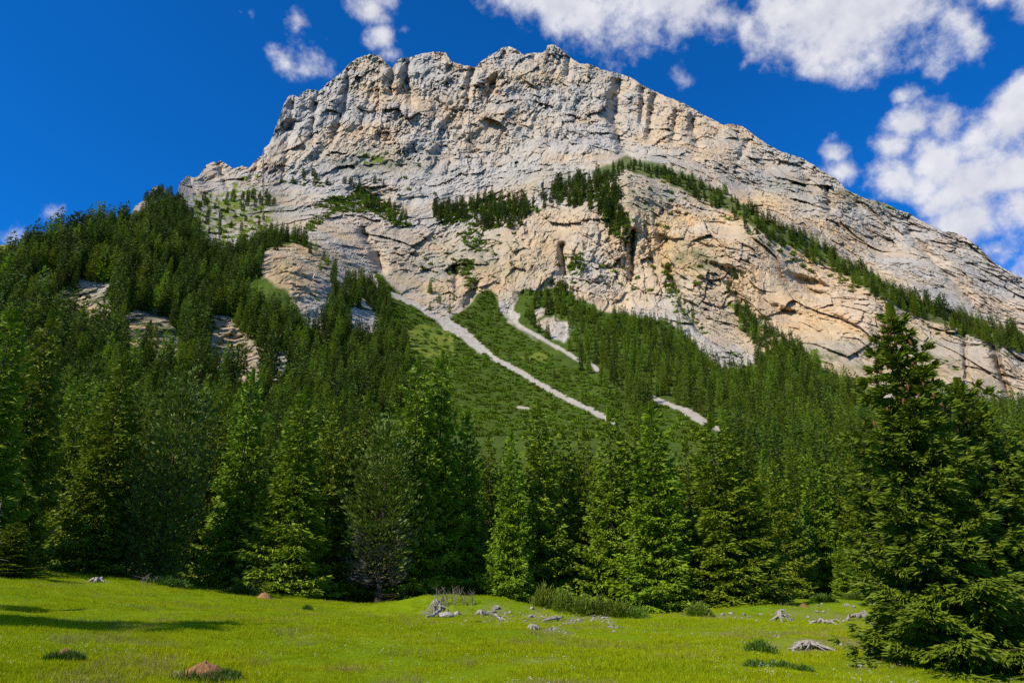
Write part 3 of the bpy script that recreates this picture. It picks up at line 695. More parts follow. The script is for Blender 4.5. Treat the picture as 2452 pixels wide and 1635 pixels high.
# ============================================================ trees
def proto(nm, args, mats, kw): 
    (V, F), G = conifer(*args, **kw)
    return mesh_np(nm+'_crown', V, F, [mats[0]]), G.mesh(nm+'_trunk', [mats[1]], True)
NEAR_S = [proto('spruce', (20, 3.6+.25*(i % 3), 500+i, 150, 24000, .48, .17), (M_SPRUCE, M_BARK), dict(limbs=70, step=.62, shape=(.80, .90, .72, .95, .82, .76)[i], rough=.26, droop=(1, 1.2, .9, 1.1, 1.3, 1)[i], low=.015)) for i in range(6)]
NEAR_P = [proto('stone_pine', (18, 3.5, 540+i, 200, 15000, .42, .16), (M_PINE, M_BARK), dict(limbs=60, blunt=1.5, pit=(60, 2), droop=.3, up=.45, rough=.22, low=.02, step=.7)) for i in range(2)]
MID_S = [proto('spruce', (18, 2.5, 560+i, 90, 3600, .80, .28), (M_FARSPR, M_BARK), dict(shape=(.8, .95, .75, .88)[i], rough=.3, low=.03, step=.7)) for i in range(4)]
MID_L = [proto('larch', (18, 2.2, 580+i, 100, 3000, .75, .22), (M_LARCH, M_BARK), dict(shape=.7, rough=.38, pit=(35, 0), droop=.6, low=.08, step=.8)) for i in range(3)]
def one(nm, args, m, kw):
    (V, F), G = conifer(*args, **kw); GV = np.concatenate(G.V)
    Gt = Geo(); tp = np.array([0, .5, 1.0]); tube(Gt, np.stack([0*tp, 0*tp, args[0]*tp-.6*(1-tp)], -1), args[0]*.013*(1.05-tp), 5, cap=False)
    TV = np.concatenate(Gt.V); TF = np.concatenate([f for f in Gt.F]); TF = np.concatenate([TF[:, [0, 1, 2]], TF[:, [0, 2, 3]]])
    A = (np.vstack([V, TV]), np.vstack([F, TF+len(V)]))
    return A[0], A[1], np.concatenate([np.zeros(len(F)), np.ones(len(TF))])
FAR_S = [one('s', (18, (2.1, 2.4, 1.9, 2.6)[i], 600+i, 60, 900, 1.25, .46), None, dict(shape=(.85, 1.0, .75, .9)[i], rough=.32, step=1.1, low=.04)) for i in range(4)]
FAR_P = [one('p', (15, 2.6, 620+i, 50, 800, 1.2, .50), None, dict(blunt=1.3, pit=(55, 0), droop=.3, up=.4, rough=.3, step=1.1, low=.06)) for i in range(3)]
FAR_L = [one('l', (18, (1.9, 2.3, 2.1, 1.7)[i], 640+i, 56, 760, 1.15, .40), None, dict(shape=.8, rough=.42, pit=(35, 0), droop=.6, step=1.1, low=.08)) for i in range(4)]
def fm(nm, A, m): return [mesh_np(nm, a[0], a[1], [m, M_BARK], a[2]) for a in A]
FAR_SM, FAR_PM, FAR_LM = fm('far_spruce', FAR_S, M_FARSPR), fm('far_pine', FAR_P, M_FARPINE), fm('far_larch', FAR_L, M_LARCH)
rnd = random.Random(77)
def tree(name, meshes, loc, H, H0, wid, label, cat, group=None, rz=None, parts=True):
    cm, tm = meshes
    e = empty(name, loc, rnd.uniform(0, 6.28) if rz is None else rz, (wid, wid, H/H0))
    tag(e, label, cat, group); obj('trunk', tm, e); obj('crown', cm, e); return e

# trees along the far edge of the meadow: kind, top (px, py), range, half width of the crown in m, what singles it out
FRONT = [
 ('S',38,735,46,2.9,'tall dark spruce cut by the left edge of the picture'),
 ('S',126,738,51,2.8,'tall dark spruce at the left end of the wood, second tree from the edge'),
 ('S',205,905,63,2.4,'shaded spruce set back in the dark gap at the left end of the wood'),
 ('S',303,840,55,3.0,'broad bright spruce above the grey stump on the left of the meadow'),
 ('P',446,886,53.5,2.7,'grey-green stone pine with a rounded top in the left part of the wood edge'),
 ('S',525,960,64,2.8,'half hidden spruce behind the rounded stone pine'),
 ('S',608,880,58,2.7,'slim spruce between the rounded stone pine and the broad drooping spruce'),
 ('S',733,922,54,3.3,'broad drooping spruce above the small rusty ant hill'),
 ('S',803,950,60,2.5,'narrow spruce close behind the broad drooping spruce'),
 ('S',884,936,60,3.0,'spruce with a thin pale leader left of the twin tall spruces'),
 ('S',840,1010,57,2.4,'short bright spruce in front of the wood, left of the grey pine'),
 ('S',1003,848,58,3.1,'left one of the twin tallest spruces in the middle of the wood'),
 ('S',1060,835,60,3.1,'right one of the twin tallest spruces in the middle of the wood'),
 ('S',1120,978,61,2.6,'shaded spruce leaning against the right side of the twin tall spruces'),
 ('S',1170,1040,66,2.4,'small dark spruce deep in the shadow right of the twin tall spruces'),
 ('S',1225,1020,57,2.3,'low front spruce with bright left edge beside the dark gap'),
 ('S',1289,955,60,3.2,'pointed bright spruce just right of the dark gap'),
 ('S',1347,1015,64,2.6,'slender spruce between the pointed bright spruce and the yellowish one'),
 ('S',1396,1018,62,2.6,'yellowish green spruce behind the willow scrub'),
 ('S',1457,970,59,3.3,'tall spruce above the left part of the willow scrub'),
 ('S',1520,1010,62,2.6,'spruce squeezed between two taller ones above the willow scrub'),
 ('S',1557,958,56,3.6,'big spruce with brownish cones at the right end of the willow scrub'),
 ('S',1640,1040,62,2.7,'shaded spruce behind the round bush'),
 ('S',1700,985,57,3.7,'broad spruce behind the round bush and the arched root'),
 ('S',1765,1070,58,3.2,'low wide spruce throwing the dark shadow at the right end of the near row'),
 ('S',1850,1100,84,3.3,'further spruce left of the small bluish pine'),
 ('P',1893,1240,86,2.4,'small bluish pine at the far corner of the meadow'),
 ('S',1935,1085,90,3.5,'further spruce above the small bluish pine'),
 ('S',1990,1100,92,3.3,'tall further spruce at the far corner of the meadow'),
 ('S',2040,1130,90,3.0,'bright narrow spruce at the far corner, next to the big right spruce'),
 ('S',2100,1110,94,3.4,'further spruce partly covered by the big right spruce'),
 ('S',2010,1290,84,1.6,'young spruce low at the far corner of the meadow'),
 ('S',42,1245,42,1.3,'young light green spruce at the foot of the dark trees on the far left'),
]
front_xy = []
for i, (kd, px, py, r, R, lab) in enumerate(FRONT):
    top = at(px, py, r); z = float(meadow_z(top[0], top[1])); H = top[2]-z
    if kd == 'S': tree('spruce_tree', NEAR_S[i % 6], (top[0], top[1], z-.1), H, 20.0, R*.88/3.4, lab, 'tree', 'spruces along the edge of the meadow')
    else: pt = tree('pine_tree', NEAR_P[i % 2], (top[0], top[1], z-.1), H, 18.0, R*.9/3.2, lab, 'tree', 'stone pines along the edge of the meadow')
    front_xy.append((top[0], top[1])); mark(duff, top[0], top[1], R*.9)

# the pine with dead grey lower boughs
top = at(930, 1005, 54.5); z = float(meadow_z(top[0], top[1])); H = top[2]-z
e = tree('pine_tree', NEAR_P[1], (top[0], top[1], z-.1), H, 18.0, .86, 'stone pine with grey dead lower boughs and a bare dark trunk', 'tree', 'stone pines along the edge of the meadow', rz=1.0)
for c in e.children:
    if c.name.startswith('crown'):
        V = np.zeros(len(c.data.vertices)*3, np.float32); c.data.vertices.foreach_get('co', V); V = V.reshape(-1, 4, 3)
        V = V[(V[:, 0, 2] > 7.2) | (np.random.default_rng(3).random(len(V)) < np.clip((V[:, 0, 2]-2.6)/5, 0, 1)*.8)]
        kk = np.arange(len(V))[:, None]*4
        c.data = mesh_np('stone_pine_thin_crown', V.reshape(-1, 3), np.concatenate([kk+np.array([[0, 1, 2]]), kk+np.array([[0, 2, 3]])], 1).reshape(-1, 3), [M_PINE])
(V, F), G = conifer(18, 3.1, 901, 130, 7000, .50, .07, blunt=1.5, pit=(40, 10), droop=.3, up=.3, low=.10, step=.6)
q = V.reshape(-1, 4, 3); q = q[(q[:, 0, 2] < 8.0) & (q[:, 0, 2] > 1.2)]; kk = np.arange(len(q))[:, None]*4
obj('dead_branches', mesh_np('dead_branches', q.reshape(-1, 3), np.concatenate([kk+np.array([[0, 1, 2]]), kk+np.array([[0, 2, 3]])], 1).reshape(-1, 3), [M_TWIG]), e)
mark(duff, top[0], top[1], 1.6)

# the big spruces on the right, close to the camera
def big_spruce(px, py, r, R, seed, nt, label, cones=0):
    top = at(px, py, r); z = float(meadow_z(top[0], top[1])); H = top[2]-z
    (V, F), G = conifer(H, R, seed, 180, nt, .17, .046, limbs=120, shape=.78, rough=.34, droop=1.2, low=.01, step=.30, pit=(34, -12), inner=.5)
    e = empty('spruce_tree', (top[0], top[1], z-.05)); tag(e, label, 'tree', 'spruces along the edge of the meadow')
    obj('trunk', G.mesh('big_spruce_trunk', [M_BARK], True), e); obj('crown', mesh_np('big_spruce_crown', V, F, [M_BIGSPR]), e)
    rg = np.random.default_rng(seed)
    if cones:
        Gc = Geo(); x = np.linspace(0, 1, 6); tube(Gc, np.stack([0*x, 0*x, -.13*x], -1), np.array([.008, .020, .024, .022, .016, .006]), 6); cm = Gc.mesh('cone', [M_CONE])
        for j in range(cones):
            hh = H*rg.uniform(.62, .96); a = rg.uniform(0, 6.28); rr = R*((1-hh/H)**.62)*rg.uniform(.6, .98)
            c = obj('cone', cm, e); c.location = (math.cos(a)*rr, math.sin(a)*rr, hh-.05); c.rotation_euler = (rg.uniform(-.3, .3), rg.uniform(-.3, .3), 0)
    mark(duff, top[0], top[1], R*.8); return e, H
bigs = [big_spruce(2128, 722, 15.2, 1.45, 951, 84000, 'biggest spruce, close on the right, with reddish cones under its thin top', 70),
        big_spruce(2290, 900, 17.5, 1.9, 952, 70000, 'large spruce behind the right side of the biggest spruce', 0),
        big_spruce(2450, 1010, 19.0, 2.1, 953, 50000, 'large spruce cut by the right edge of the picture', 0)]
print('left tree z', float(meadow_z(-27.5,6)), 'tip', ground_hit(480,1505)); print('big spruce heights', [round(b[1], 1) for b in bigs])
# the spruce left of the frame that throws the long shadow over the grass
for tx, ty, H, R, lab in ((-7.9, 18.7, 21.0, 5.6, 'tall spruce left of the meadow throwing the long shadow on the grass'), (-10.6, 16.4, 21.0, 5.0, 'second tall spruce left of the meadow, close beside the first'), (-14.6, 21.8, 15.0, 3.4, 'shorter spruce left of the meadow, nearer to the wood')):
    sl = H/math.tan(SUN_EL)*.97; x = tx + math.sin(SUN_AZ)*sl; y = ty + math.cos(SUN_AZ)*sl      # placed so that its top shades (tx, ty)
    tree('spruce_tree', NEAR_S[1], (x, y, float(meadow_z(x, y))-.1), H, 20.0, R/3.6, lab, 'tree', 'spruces along the edge of the meadow')

# ------------------------------------------------------------ trees on the slopes
def throw(poly, holes, n, spacing, seed, occupied, squash=.55):
    rg = np.random.default_rng(seed); pl = np.array(poly); lo = pl.min(0); hi = pl.max(0)
    x = rg.uniform(lo[0], hi[0], n); y = rg.uniform(lo[1], hi[1], n)
    jx = x + 10*fbm(x/35, y/35, 3, seed); jy = y + 8*fbm(x/35, y/35, 3, seed+1)
    k = inpoly(jx, jy, poly) & (x > -90) & (x < 2540) & (y > sky_y(x)+3)
    tall = np.array([spacing(p_, q_) for p_, q_ in zip(x, y)])*3.2/(1.0 if squash < .58 else 4.0)
    for h in holes:
        for f in (0, .3, .6): k &= ~inpoly(jx, jy - f*tall, h) | (rg.random(len(x)) < .10)
    for path, w in SCREE:
        for f in ((0, .25, .5) if path[0][0] > 1600 and path[0][1] < 900 else np.linspace(0, 1.9, 22) if squash < .58 else (0, .5)): k &= seg_dist(x, y - f*tall, path) > w*1.0
    k &= (fbm(x/30, y/24, 3, seed+5) > -.30) if squash < .58 else (fbm(x/26, y/11, 3, 5) > (-.26 if n > 20000 else -9))
    if n > 20000:
        for p_, a_ in TURF: k &= ~inpoly(jx, jy, p_) | (fbm(x/14, y/9, 2, 6) > .12)
    out = []
    for a, b in zip(x[k], y[k]):
        s = spacing(a, b); c = 40.0; g = (int(a//c), int(b//c)); ok = True
        m = int(s//c)+1
        for i in range(-m, m+1):
            for j in range(-m, m+1):
                for (u, v) in occupied.get((g[0]+i, g[1]+j), ()):
                    if (u-a)**2 + ((v-b)/squash)**2 < s*s: ok = False; break
                if not ok: break
            if not ok: break
        if ok: occupied.setdefault(g, []).append((a, b)); out.append((a, b))
    return out
def rng_at(px, py): return np.exp(depth_f(np.asarray(px)/500.0, np.asarray(py)/500.0))
dgrid = lambda a, b: float(bil(DC, np.array([(a+200)/2852*149]), np.array([(b-80)/1360*109]))[0])
def sp(f): return lambda a, b: f*FOC/dgrid(a, b)
# outline, odds of spruce / larch / pine, height range, spacing in m, tries, label tail
Z = [
 ([(-120,680),(-60,640),(0,632),(60,602),(180,556),(250,545),(325,530),(420,560),(560,690),(640,760),(700,860),(640,980),(-120,980)], (.72,.25,.03), (11,23), 3.8, 9000, 'on the steep left spur below the skyline'),
 ([(325,520),(420,505),(460,545),(480,600),(560,612),(640,560),(720,574),(740,592),(690,592),(640,608),(630,660),(560,690),(420,570)], (.80,.15,.05), (14,20), 3.5, 3000, 'above the crumbling outcrop on the left spur'),
 ([(340,478),(395,462),(430,486),(462,520),(458,575),(400,560),(365,520)], (.1,0,.9), (8,12), 4.2, 700, 'in the dense dark clump under the grey towers'),
 ([(430,480),(600,468),(660,480),(640,545),(480,575)], (.1,.1,.8), (7,12), 10, 300, 'among turf and blocks under the grey towers'),
 ([(548,478),(650,470),(655,500),(560,500)], (.0,.0,1), (11,17), 7, 200, 'in the row at the foot of the left cliff'),
 ([(690,600),(745,600),(800,640),(800,690),(870,665),(905,700),(960,755),(980,860),(960,1000),(700,1000),(640,900),(650,760),(720,780),(770,800),(800,700),(740,615)], (.68,.30,.02), (10,21), 3.9, 4000, 'on the wooded flank beside the green scrub slope'),
 ([(740,590),(800,640),(790,700),(735,610)], (.6,.4,0), (8,13), 5, 200, 'along the right edge of the crumbling outcrop'),
 ([(660,430),(800,432),(860,455),(800,450),(680,445)], (.2,0,.8), (9,14), 13, 200, 'scattered on the ledge under the left cliff'),
 ([(830,440),(870,450),(935,490),(985,540),(950,540),(880,500)], (.7,.1,.2), (10,15), 5, 500, 'in the dark band slanting down from the left ledge'),
 ([(1040,500),(1110,490),(1120,530),(1050,545)], (.6,0,.4), (14,20), 5, 300, 'in the left clump on the middle ledge'),
 ([(1110,490),(1200,475),(1260,490),(1260,545),(1150,550)], (.6,0,.4), (12,23), 5.2, 600, 'in the dense clump on the middle ledge'),
 ([(1240,500),(1300,470),(1330,495),(1260,515)], (.8,0,.2), (12,18), 7, 160, 'spaced out on the middle ledge'),
 ([(1315,455),(1380,440),(1440,430),(1490,480),(1460,520),(1400,500),(1330,490)], (.8,.05,.15), (14,26), 5.2, 700, 'in the tall stand on the right end of the middle ledge'),
 ([(1440,480),(1480,500),(1515,560),(1505,590),(1450,545)], (.7,.1,.2), (12,18), 4.6, 300, 'going down the gully below the tall stand'),
 ([(1440,425),(1480,395),(1530,396),(1600,415),(1640,425),(1630,450),(1560,425),(1500,415),(1460,440)], (.55,.1,.35), (9,15), 4.2, 700, 'on the hump of the slanting green ledge'),
 ([(1630,425),(1760,475),(1850,535),(1950,580),(2050,640),(2150,695),(2250,745),(2350,780),(2560,830),(2560,890),(2350,825),(2250,785),(2150,740),(2040,680),(1940,625),(1840,580),(1740,515),(1630,455)], (.6,.3,.1), (9,20), 3.4, 4500, 'along the slanting ledge on the right'),
 ([(1250,760),(1330,720),(1420,752),(1520,770),(1600,775),(1660,830),(1700,880),(1690,960),(1500,960),(1420,915),(1340,840)], (.35,.65,0), (8,20), 4.8, 5000, 'in the light wood right of the second scree gully'),
 ([(1690,880),(1760,895),(1830,850),(1900,825),(1960,885),(2010,915),(2075,965),(2100,1040),(2060,1130),(1700,1140),(1560,1080),(1500,960),(1690,960)], (.45,.55,0), (9,20), 4.5, 6000, 'in the light wood below the tan cliff'),
 ([(1760,725),(1800,760),(1850,800),(1925,845),(1890,850),(1820,830),(1770,790)], (.7,.3,0), (12,20), 5, 500, 'in the dark wedge at the foot of the tan cliff'),
 ([(1270,700),(1340,690),(1400,725),(1400,745),(1280,740)], (.6,.4,0), (9,15), 6, 300, 'in the scrub under the cave'),
 ([(2160,1010),(2300,965),(2452,990),(2560,1030),(2560,1200),(2150,1200)], (.5,.5,0), (13,19), 4.2, 3000, 'below the cliff at the right edge'),
 ([(1020,690),(1280,770),(1420,900),(1400,960),(1000,960)], (.15,.85,0), (7,14), 13, 700, 'standing alone on the green scrub slope'),
 ([(700,1030),(880,1060),(960,1270),(1470,1290),(1560,1120),(1720,1130),(2100,1120),(2540,1180),(2540,1340),(-90,1340),(-90,960)], (.75,.25,0), (14,19), 3.9, 9000, 'deep in the wood behind the front row'),
]
occ = {}; placed = []
for zi, (poly, odds, hr, spc, n, tail) in enumerate(Z):
    for a, b in throw(poly, OUTCROPS, n, sp(spc), 300+zi*10, occ):
        kd = rnd.choices('SLP', odds)[0]; H = rnd.uniform(*hr); placed.append([kd, a, b, H, zi])
for (a, b, H, kd) in [(1058,348,7,'S'),(966,368,10,'S'),(986,362,6,'S'),(876,378,8,'P'),(891,384,8,'P'),(1152,292,6,'S'),(1266,200,8,'S'),(1276,200,7,'P'),(1330,205,6,'P'),(1310,202,6,'P'),(897,440,16,'S'),(918,445,12,'S'),
    (1760,668,18,'S'),(1775,662,10,'L'),(1808,690,15,'S'),(1030,700,15,'S'),(1620,690,14,'L'),(1640,730,12,'L'),(1660,755,12,'S'),(1745,700,14,'S'),(1765,705,14,'S'),(1350,706,20,'S'),(1585,640,7,'L'),(1600,668,9,'S'),(1612,690,9,'S'),(725,420,12,'P'),(750,423,12,'P'),(2108,505,5,'P')]:
    placed.append([kd, a, b, H, -1])
PA = np.array([(p[1], p[2]) for p in placed]); PQ = surf(PA[:, 0], PA[:, 1]); PR = np.hypot(PQ[:, 0], PQ[:, 1])
hpx = np.array([p[3] for p in placed])*FOC/PR; toppy = PA[:, 1]-hpx
vis = (toppy < 1000) | (PA[:, 0] > 1830) & (PA[:, 0] < 2060) & (toppy < 1120)
LABK = {'S': 'dark spruce', 'L': 'light green larch', 'P': 'dark rounded pine'}
PLURK = {'S': 'dark spruces', 'L': 'light larches', 'P': 'rounded pines'}
NAMEK = {'S': 'spruce_tree', 'L': 'larch_tree', 'P': 'pine_tree'}
GROUPK = {'S': 'spruces on the slopes', 'L': 'larches on the slopes', 'P': 'pines on the slopes'}
CAP = {'S': 258, 'L': 290, 'P': 285}
MARKS = [(60,600,'at the left end of the skyline'),(150,540,'on the skyline of the left spur'),(235,530,'on the middle of the wooded skyline'),(310,520,'on the skyline beside the bare knob'),(80,660,'above the small banded outcrop'),(190,650,'above the grey layered outcrop'),
 (60,760,'below the small banded outcrop'),(190,850,'below the grey layered outcrop'),(340,700,'above the folded outcrop'),(270,640,'in the middle of the left spur'),(360,600,'below the bare knob'),(440,640,'on the steep middle of the left spur'),(440,730,'right of the folded outcrop'),(350,880,'below the folded outcrop'),
 (540,700,'above the long pale outcrop'),(560,950,'below the long pale outcrop'),(650,760,'between the long pale outcrop and the crumbling one'),(600,640,'left of the crumbling outcrop'),(680,570,'on top of the crumbling outcrop'),(520,580,'below the turf with blocks'),(740,830,'below the crumbling outcrop'),(770,620,'along the right edge of the crumbling outcrop'),
 (850,690,'above the small pointed crag'),(920,740,'right of the small pointed crag'),(870,850,'below the small pointed crag'),(780,950,'low on the wooded flank'),(400,500,'beside the grey towers'),(540,510,'on the turf with blocks'),(600,470,'at the foot of the left cliff'),(730,430,'on the ledge under the left cliff'),
 (880,480,'in the dark slanting band'),(1070,520,'in the left clump on the ledge'),(1150,520,'in the left half of the dense ledge clump'),(1230,520,'in the right half of the dense ledge clump'),(1290,490,'spaced out on the middle ledge'),(1350,470,'at the left of the tall ledge stand'),(1410,470,'in the middle of the tall ledge stand'),(1460,470,'at the right of the tall ledge stand'),(1480,560,'in the gully below the tall stand'),
 (1500,405,'on the left of the green hump'),(1580,410,'on the right of the green hump'),(1680,455,'at the top of the slanting ledge'),(1780,510,'high on the slanting ledge'),(1880,570,'above the middle of the slanting ledge'),(1970,620,'halfway down the slanting ledge'),(2060,675,'on the slanting ledge above the big cave'),(2150,725,'on the slanting ledge behind the tall spire'),(2240,770,'low on the slanting ledge'),(2330,805,'on the slanting ledge near the dark crack'),(2430,835,'on the slanting ledge by the right edge'),
 (1330,720,'under the shallow cave'),(1300,800,'beside the pink outcrop'),(1400,800,'right of the second scree gully'),(1480,790,'at the foot of the grey slab'),(1560,800,'under the middle of the cliff'),(1450,870,'below the pink outcrop'),(1540,880,'in the heart of the light wood'),(1640,870,'left of the pale scree patches'),(1650,940,'above the third scree gully'),(1750,930,'below the pale scree patches'),(1800,770,'in the dark wedge under the tan cliff'),(1850,880,'below the tan cliff'),
 (1940,900,'beside the bright turf patch'),(2000,960,'below the bright turf patch'),(1850,980,'right of the third scree gully'),(1950,1040,'low in the light wood'),(1820,1060,'low behind the front row'),(1560,1000,'left of the third scree gully'),(2250,1050,'right of the tall spire'),(2380,1030,'below the dark crack'),(2450,1100,'at the right edge of the wood'),(1100,900,'alone beside the first scree gully'),(1250,850,'alone on the green scrub slope'),(1380,940,'at the foot of the green scrub slope'),(150,1000,'behind the left end of the front row'),(450,1020,'behind the rounded stone pine'),(680,1040,'behind the broad drooping spruce'),(1650,1120,'behind the round bush'),
 (970,365,'high on the bare cliff'),(1060,350,'in the middle of the bare cliff'),(880,385,'on the small turf patch of the cliff'),(1290,203,'just under the summit'),(1150,292,'below the flat summit dome'),(1650,730,'in the gully of the grey slab'),(1765,670,'in cracks of the tan cliff'),(1030,700,'in the crack above the scree')]
ORD = ['first','second','third','fourth','fifth','sixth','seventh','eighth','ninth','tenth','eleventh','twelfth','thirteenth','fourteenth','fifteenth','sixteenth','seventeenth','eighteenth','nineteenth','twentieth']
for tens, ten in (('twenty', None), ('thirty', 'thirtieth'), ('forty', 'fortieth'), ('fifty', 'fiftieth'), ('sixty', 'sixtieth')):
    ORD += ([ten] if ten else []) + [tens+'-'+w for w in ORD[:9]]
mk = np.array([(m[0], m[1]) for m in MARKS], float)
rest = {k: [] for k in 'SLP'}; restm = {k: [] for k in 'SL'}; solo = {}
for kd in 'SLP':
    ids = [i for i in range(len(placed)) if placed[i][0] == kd]
    ids.sort(key=lambda i: (placed[i][4] != -1, not vis[i], -hpx[i]))
    for n, i in enumerate(ids):
        _, a, b, H, zi = placed[i]; mid = PR[i] < 270 and kd != 'P'
        if n < CAP[kd] and (vis[i] or zi == -1):
            m = int(np.argmin((mk[:, 0]-a)**2 + (1.6*(mk[:, 1]-b))**2)); solo.setdefault((kd, m), []).append(i)
        elif mid: restm[kd].append((PQ[i], H))
        else: rest[kd].append((PQ[i], H))
    print('slope trees', kd, len(ids), 'single', sum(len(v) for k, v in solo.items() if k[0] == kd))
for (kd, m), ids in solo.items():
    ids.sort(key=lambda i: PA[i, 0]); where = MARKS[m][2]
    for n, i in enumerate(ids):
        q = PQ[i]; H = placed[i][3]
        if len(ids) == 1: lab = LABK[kd] + ' ' + where
        elif n == 0: lab = 'leftmost of the ' + PLURK[kd] + ' ' + where
        elif n == len(ids)-1: lab = 'rightmost of the ' + PLURK[kd] + ' ' + where
        else: lab = ORD[n] + ' from left of the ' + PLURK[kd] + ' ' + where
        g = GROUPK[kd] + ' ' + where
        if PR[i] < 270 and kd != 'P':
            tree(NAMEK[kd], (MID_S if kd == 'S' else MID_L)[i % (4 if kd == 'S' else 3)], (q[0], q[1], q[2]-.3), H, 18.0, H/18*rnd.uniform(.85, 1.15), lab, 'tree', g)
        else:
            ms = {'S': FAR_SM, 'L': FAR_LM, 'P': FAR_PM}[kd]; H0 = 15.0 if kd == 'P' else 18.0
            o = obj(NAMEK[kd], ms[i % len(ms)]); o.location = (q[0], q[1], q[2]-.4); s = H/H0; w = s*rnd.uniform(.85, 1.2)
            o.scale = (w, w, s); o.rotation_euler = (0, 0, rnd.uniform(0, 6.28)); tag(o, lab, 'tree', g)
def forest(name, variants, items, H0, mats, label):
    if len(items) < 3: return
    p = np.array([q for q, H in items]); p[:, 2] -= .4; n = len(p); rg = np.random.default_rng(len(items))
    scatter(name, variants, p, np.array([H/H0 for q, H in items]), np.stack([rg.uniform(-.04, .04, n), rg.uniform(-.04, .04, n), rg.uniform(0, 6.28, n)], -1), rg.integers(0, len(variants), n), mats, label)
forest('spruce_forest', FAR_S, rest['S'], 18.0, [M_FARSPR, M_BARK], 'dark spruce forest filling the slopes')
forest('larch_forest', FAR_L, rest['L'], 18.0, [M_LARCH, M_BARK], 'light green larch forest on the slopes')
forest('pine_forest', FAR_P, rest['P'], 15.0, [M_FARPINE, M_BARK], 'dark pine clumps on the ledges')
def midvar(A):
    out = []
    for cm, tm in A:
        V = np.zeros(len(cm.vertices)*3, np.float32); cm.vertices.foreach_get('co', V); F = np.zeros(len(cm.polygons)*3, np.int32); cm.polygons.foreach_get('vertices', F)
        out.append((V.reshape(-1, 3), F.reshape(-1, 3), 0))
    return out
forest('spruce_wood', midvar(MID_S), restm['S'], 18.0, [M_FARSPR], 'dense spruce wood behind the front row of trees')
forest('larch_wood', midvar(MID_L), restm['L'], 18.0, [M_LARCH], 'larches in the wood behind the front row of trees')

# ------------------------------------------------------------ dwarf pine scrub on scree and ledges
SC = [([(900,660),(945,700),(1010,748),(1060,775),(1120,740),(1170,700),(1195,725),(1215,775),(1290,825),(1345,870),(1420,905),(1470,935),(1700,1010),(1700,1060),(940,1040),(950,800)], 1.15, 34000),
 ([(735,500),(800,478),(860,452),(905,470),(985,540),(950,545),(880,505),(800,512),(735,560),(745,530),(800,495)], 1.9, 4000),([(770,478),(800,470),(830,485),(790,500)], 1.8, 200),
 ([(1050,505),(1110,500),(1105,530),(1060,545)], 1.9, 300),([(1110,520),(1240,500),(1250,540),(1130,560)], 2.4, 500),([(1440,500),(1500,510),(1515,590),(1460,560)], 2.0, 400),
 ([(1250,705),(1340,690),(1430,745),(1330,755),(1260,775)], 1.8, 700),([(1145,690),(1190,705),(1200,745),(1160,725)], 1.7, 300),([(1440,430),(1490,392),(1560,405),(1640,435),(1740,490),(1850,555),(1950,602),(2050,655),(2150,715),(2250,762),(2350,800),(2560,860),(2560,905),(2350,830),(2240,800),(2140,755),(2030,695),(1920,640),(1820,580),(1730,520),(1630,460),(1540,425),(1470,440)], 2.0, 4000),
 ([(1590,640),(1625,690),(1665,760),(1700,800),(1670,810),(1630,760),(1590,700)], 1.9, 700),([(1700,830),(1780,850),(1900,880),(1870,900),(1730,870)], 2.2, 500),([(1085,620),(1130,620),(1125,660),(1095,660)], 1.8, 200),([(1100,560),(1150,550),(1175,600),(1130,610)], 2.0, 200),
 ([(1365,610),(1400,605),(1395,665),(1365,660)], 2.2, 250),([(1110,665),(1135,665),(1150,700),(1115,690)], 2.4, 120),([(430,480),(650,470),(640,560),(470,580)], 6.5, 400),([(660,430),(800,440),(780,450),(670,442)], 4, 200),([(2068,472),(2130,486),(2190,515),(2180,522),(2120,496)], 1.8, 300),
 ([(640,640),(790,620),(790,720),(700,730)], 7, 200),([(90,690),(270,660),(440,740),(430,860),(270,850),(100,760)], 4.6, 500),([(490,740),(640,800),(640,920),(520,920)], 5, 300),([(1490,440),(1640,470),(1600,560),(1500,540)], 9, 160),([(870,440),(1060,380),(1200,430),(1100,470),(900,480)], 15, 150),([(1210,600),(1700,640),(1700,760),(1430,730)], 9, 300),([(1000,560),(1240,560),(1220,680),(1010,680)], 9, 300),([(2080,880),(2300,860),(2440,960),(2250,960)], 9, 200)]
socc = {}; sp_pts = []
for i, (poly, spc, n) in enumerate(SC): sp_pts += throw(poly, OUTCROPS if i < 12 else [], n, sp(spc), 900+7*i, socc if i < 12 else {}, .6)
sp_pts = np.array(sp_pts); sq = surf(sp_pts[:, 0], sp_pts[:, 1]); n = len(sq); print('scrub', n)
rg = np.random.default_rng(8)
BV = [(*bush(2.1, 1.5, 110, 700+i, 1.15, .5, .6, .2), 0) for i in range(4)]
sq[:, 2] -= .5
scatter('dwarf_pine_scrub', BV, sq, (.38 + .95*rg.random(n)**1.8)*np.where((np.hypot(sq[:, 0], sq[:, 1]) > 560) & (sp_pts[:, 1] < 700), 1.7, 1.0), np.stack([rg.uniform(-.25, .25, n)+.0, rg.uniform(-.2, .2, n), rg.uniform(0, 6.28, n)], -1), rg.integers(0, 4, n), [M_SCRUB], 'dwarf pine scrub covering the scree slope and ledges')
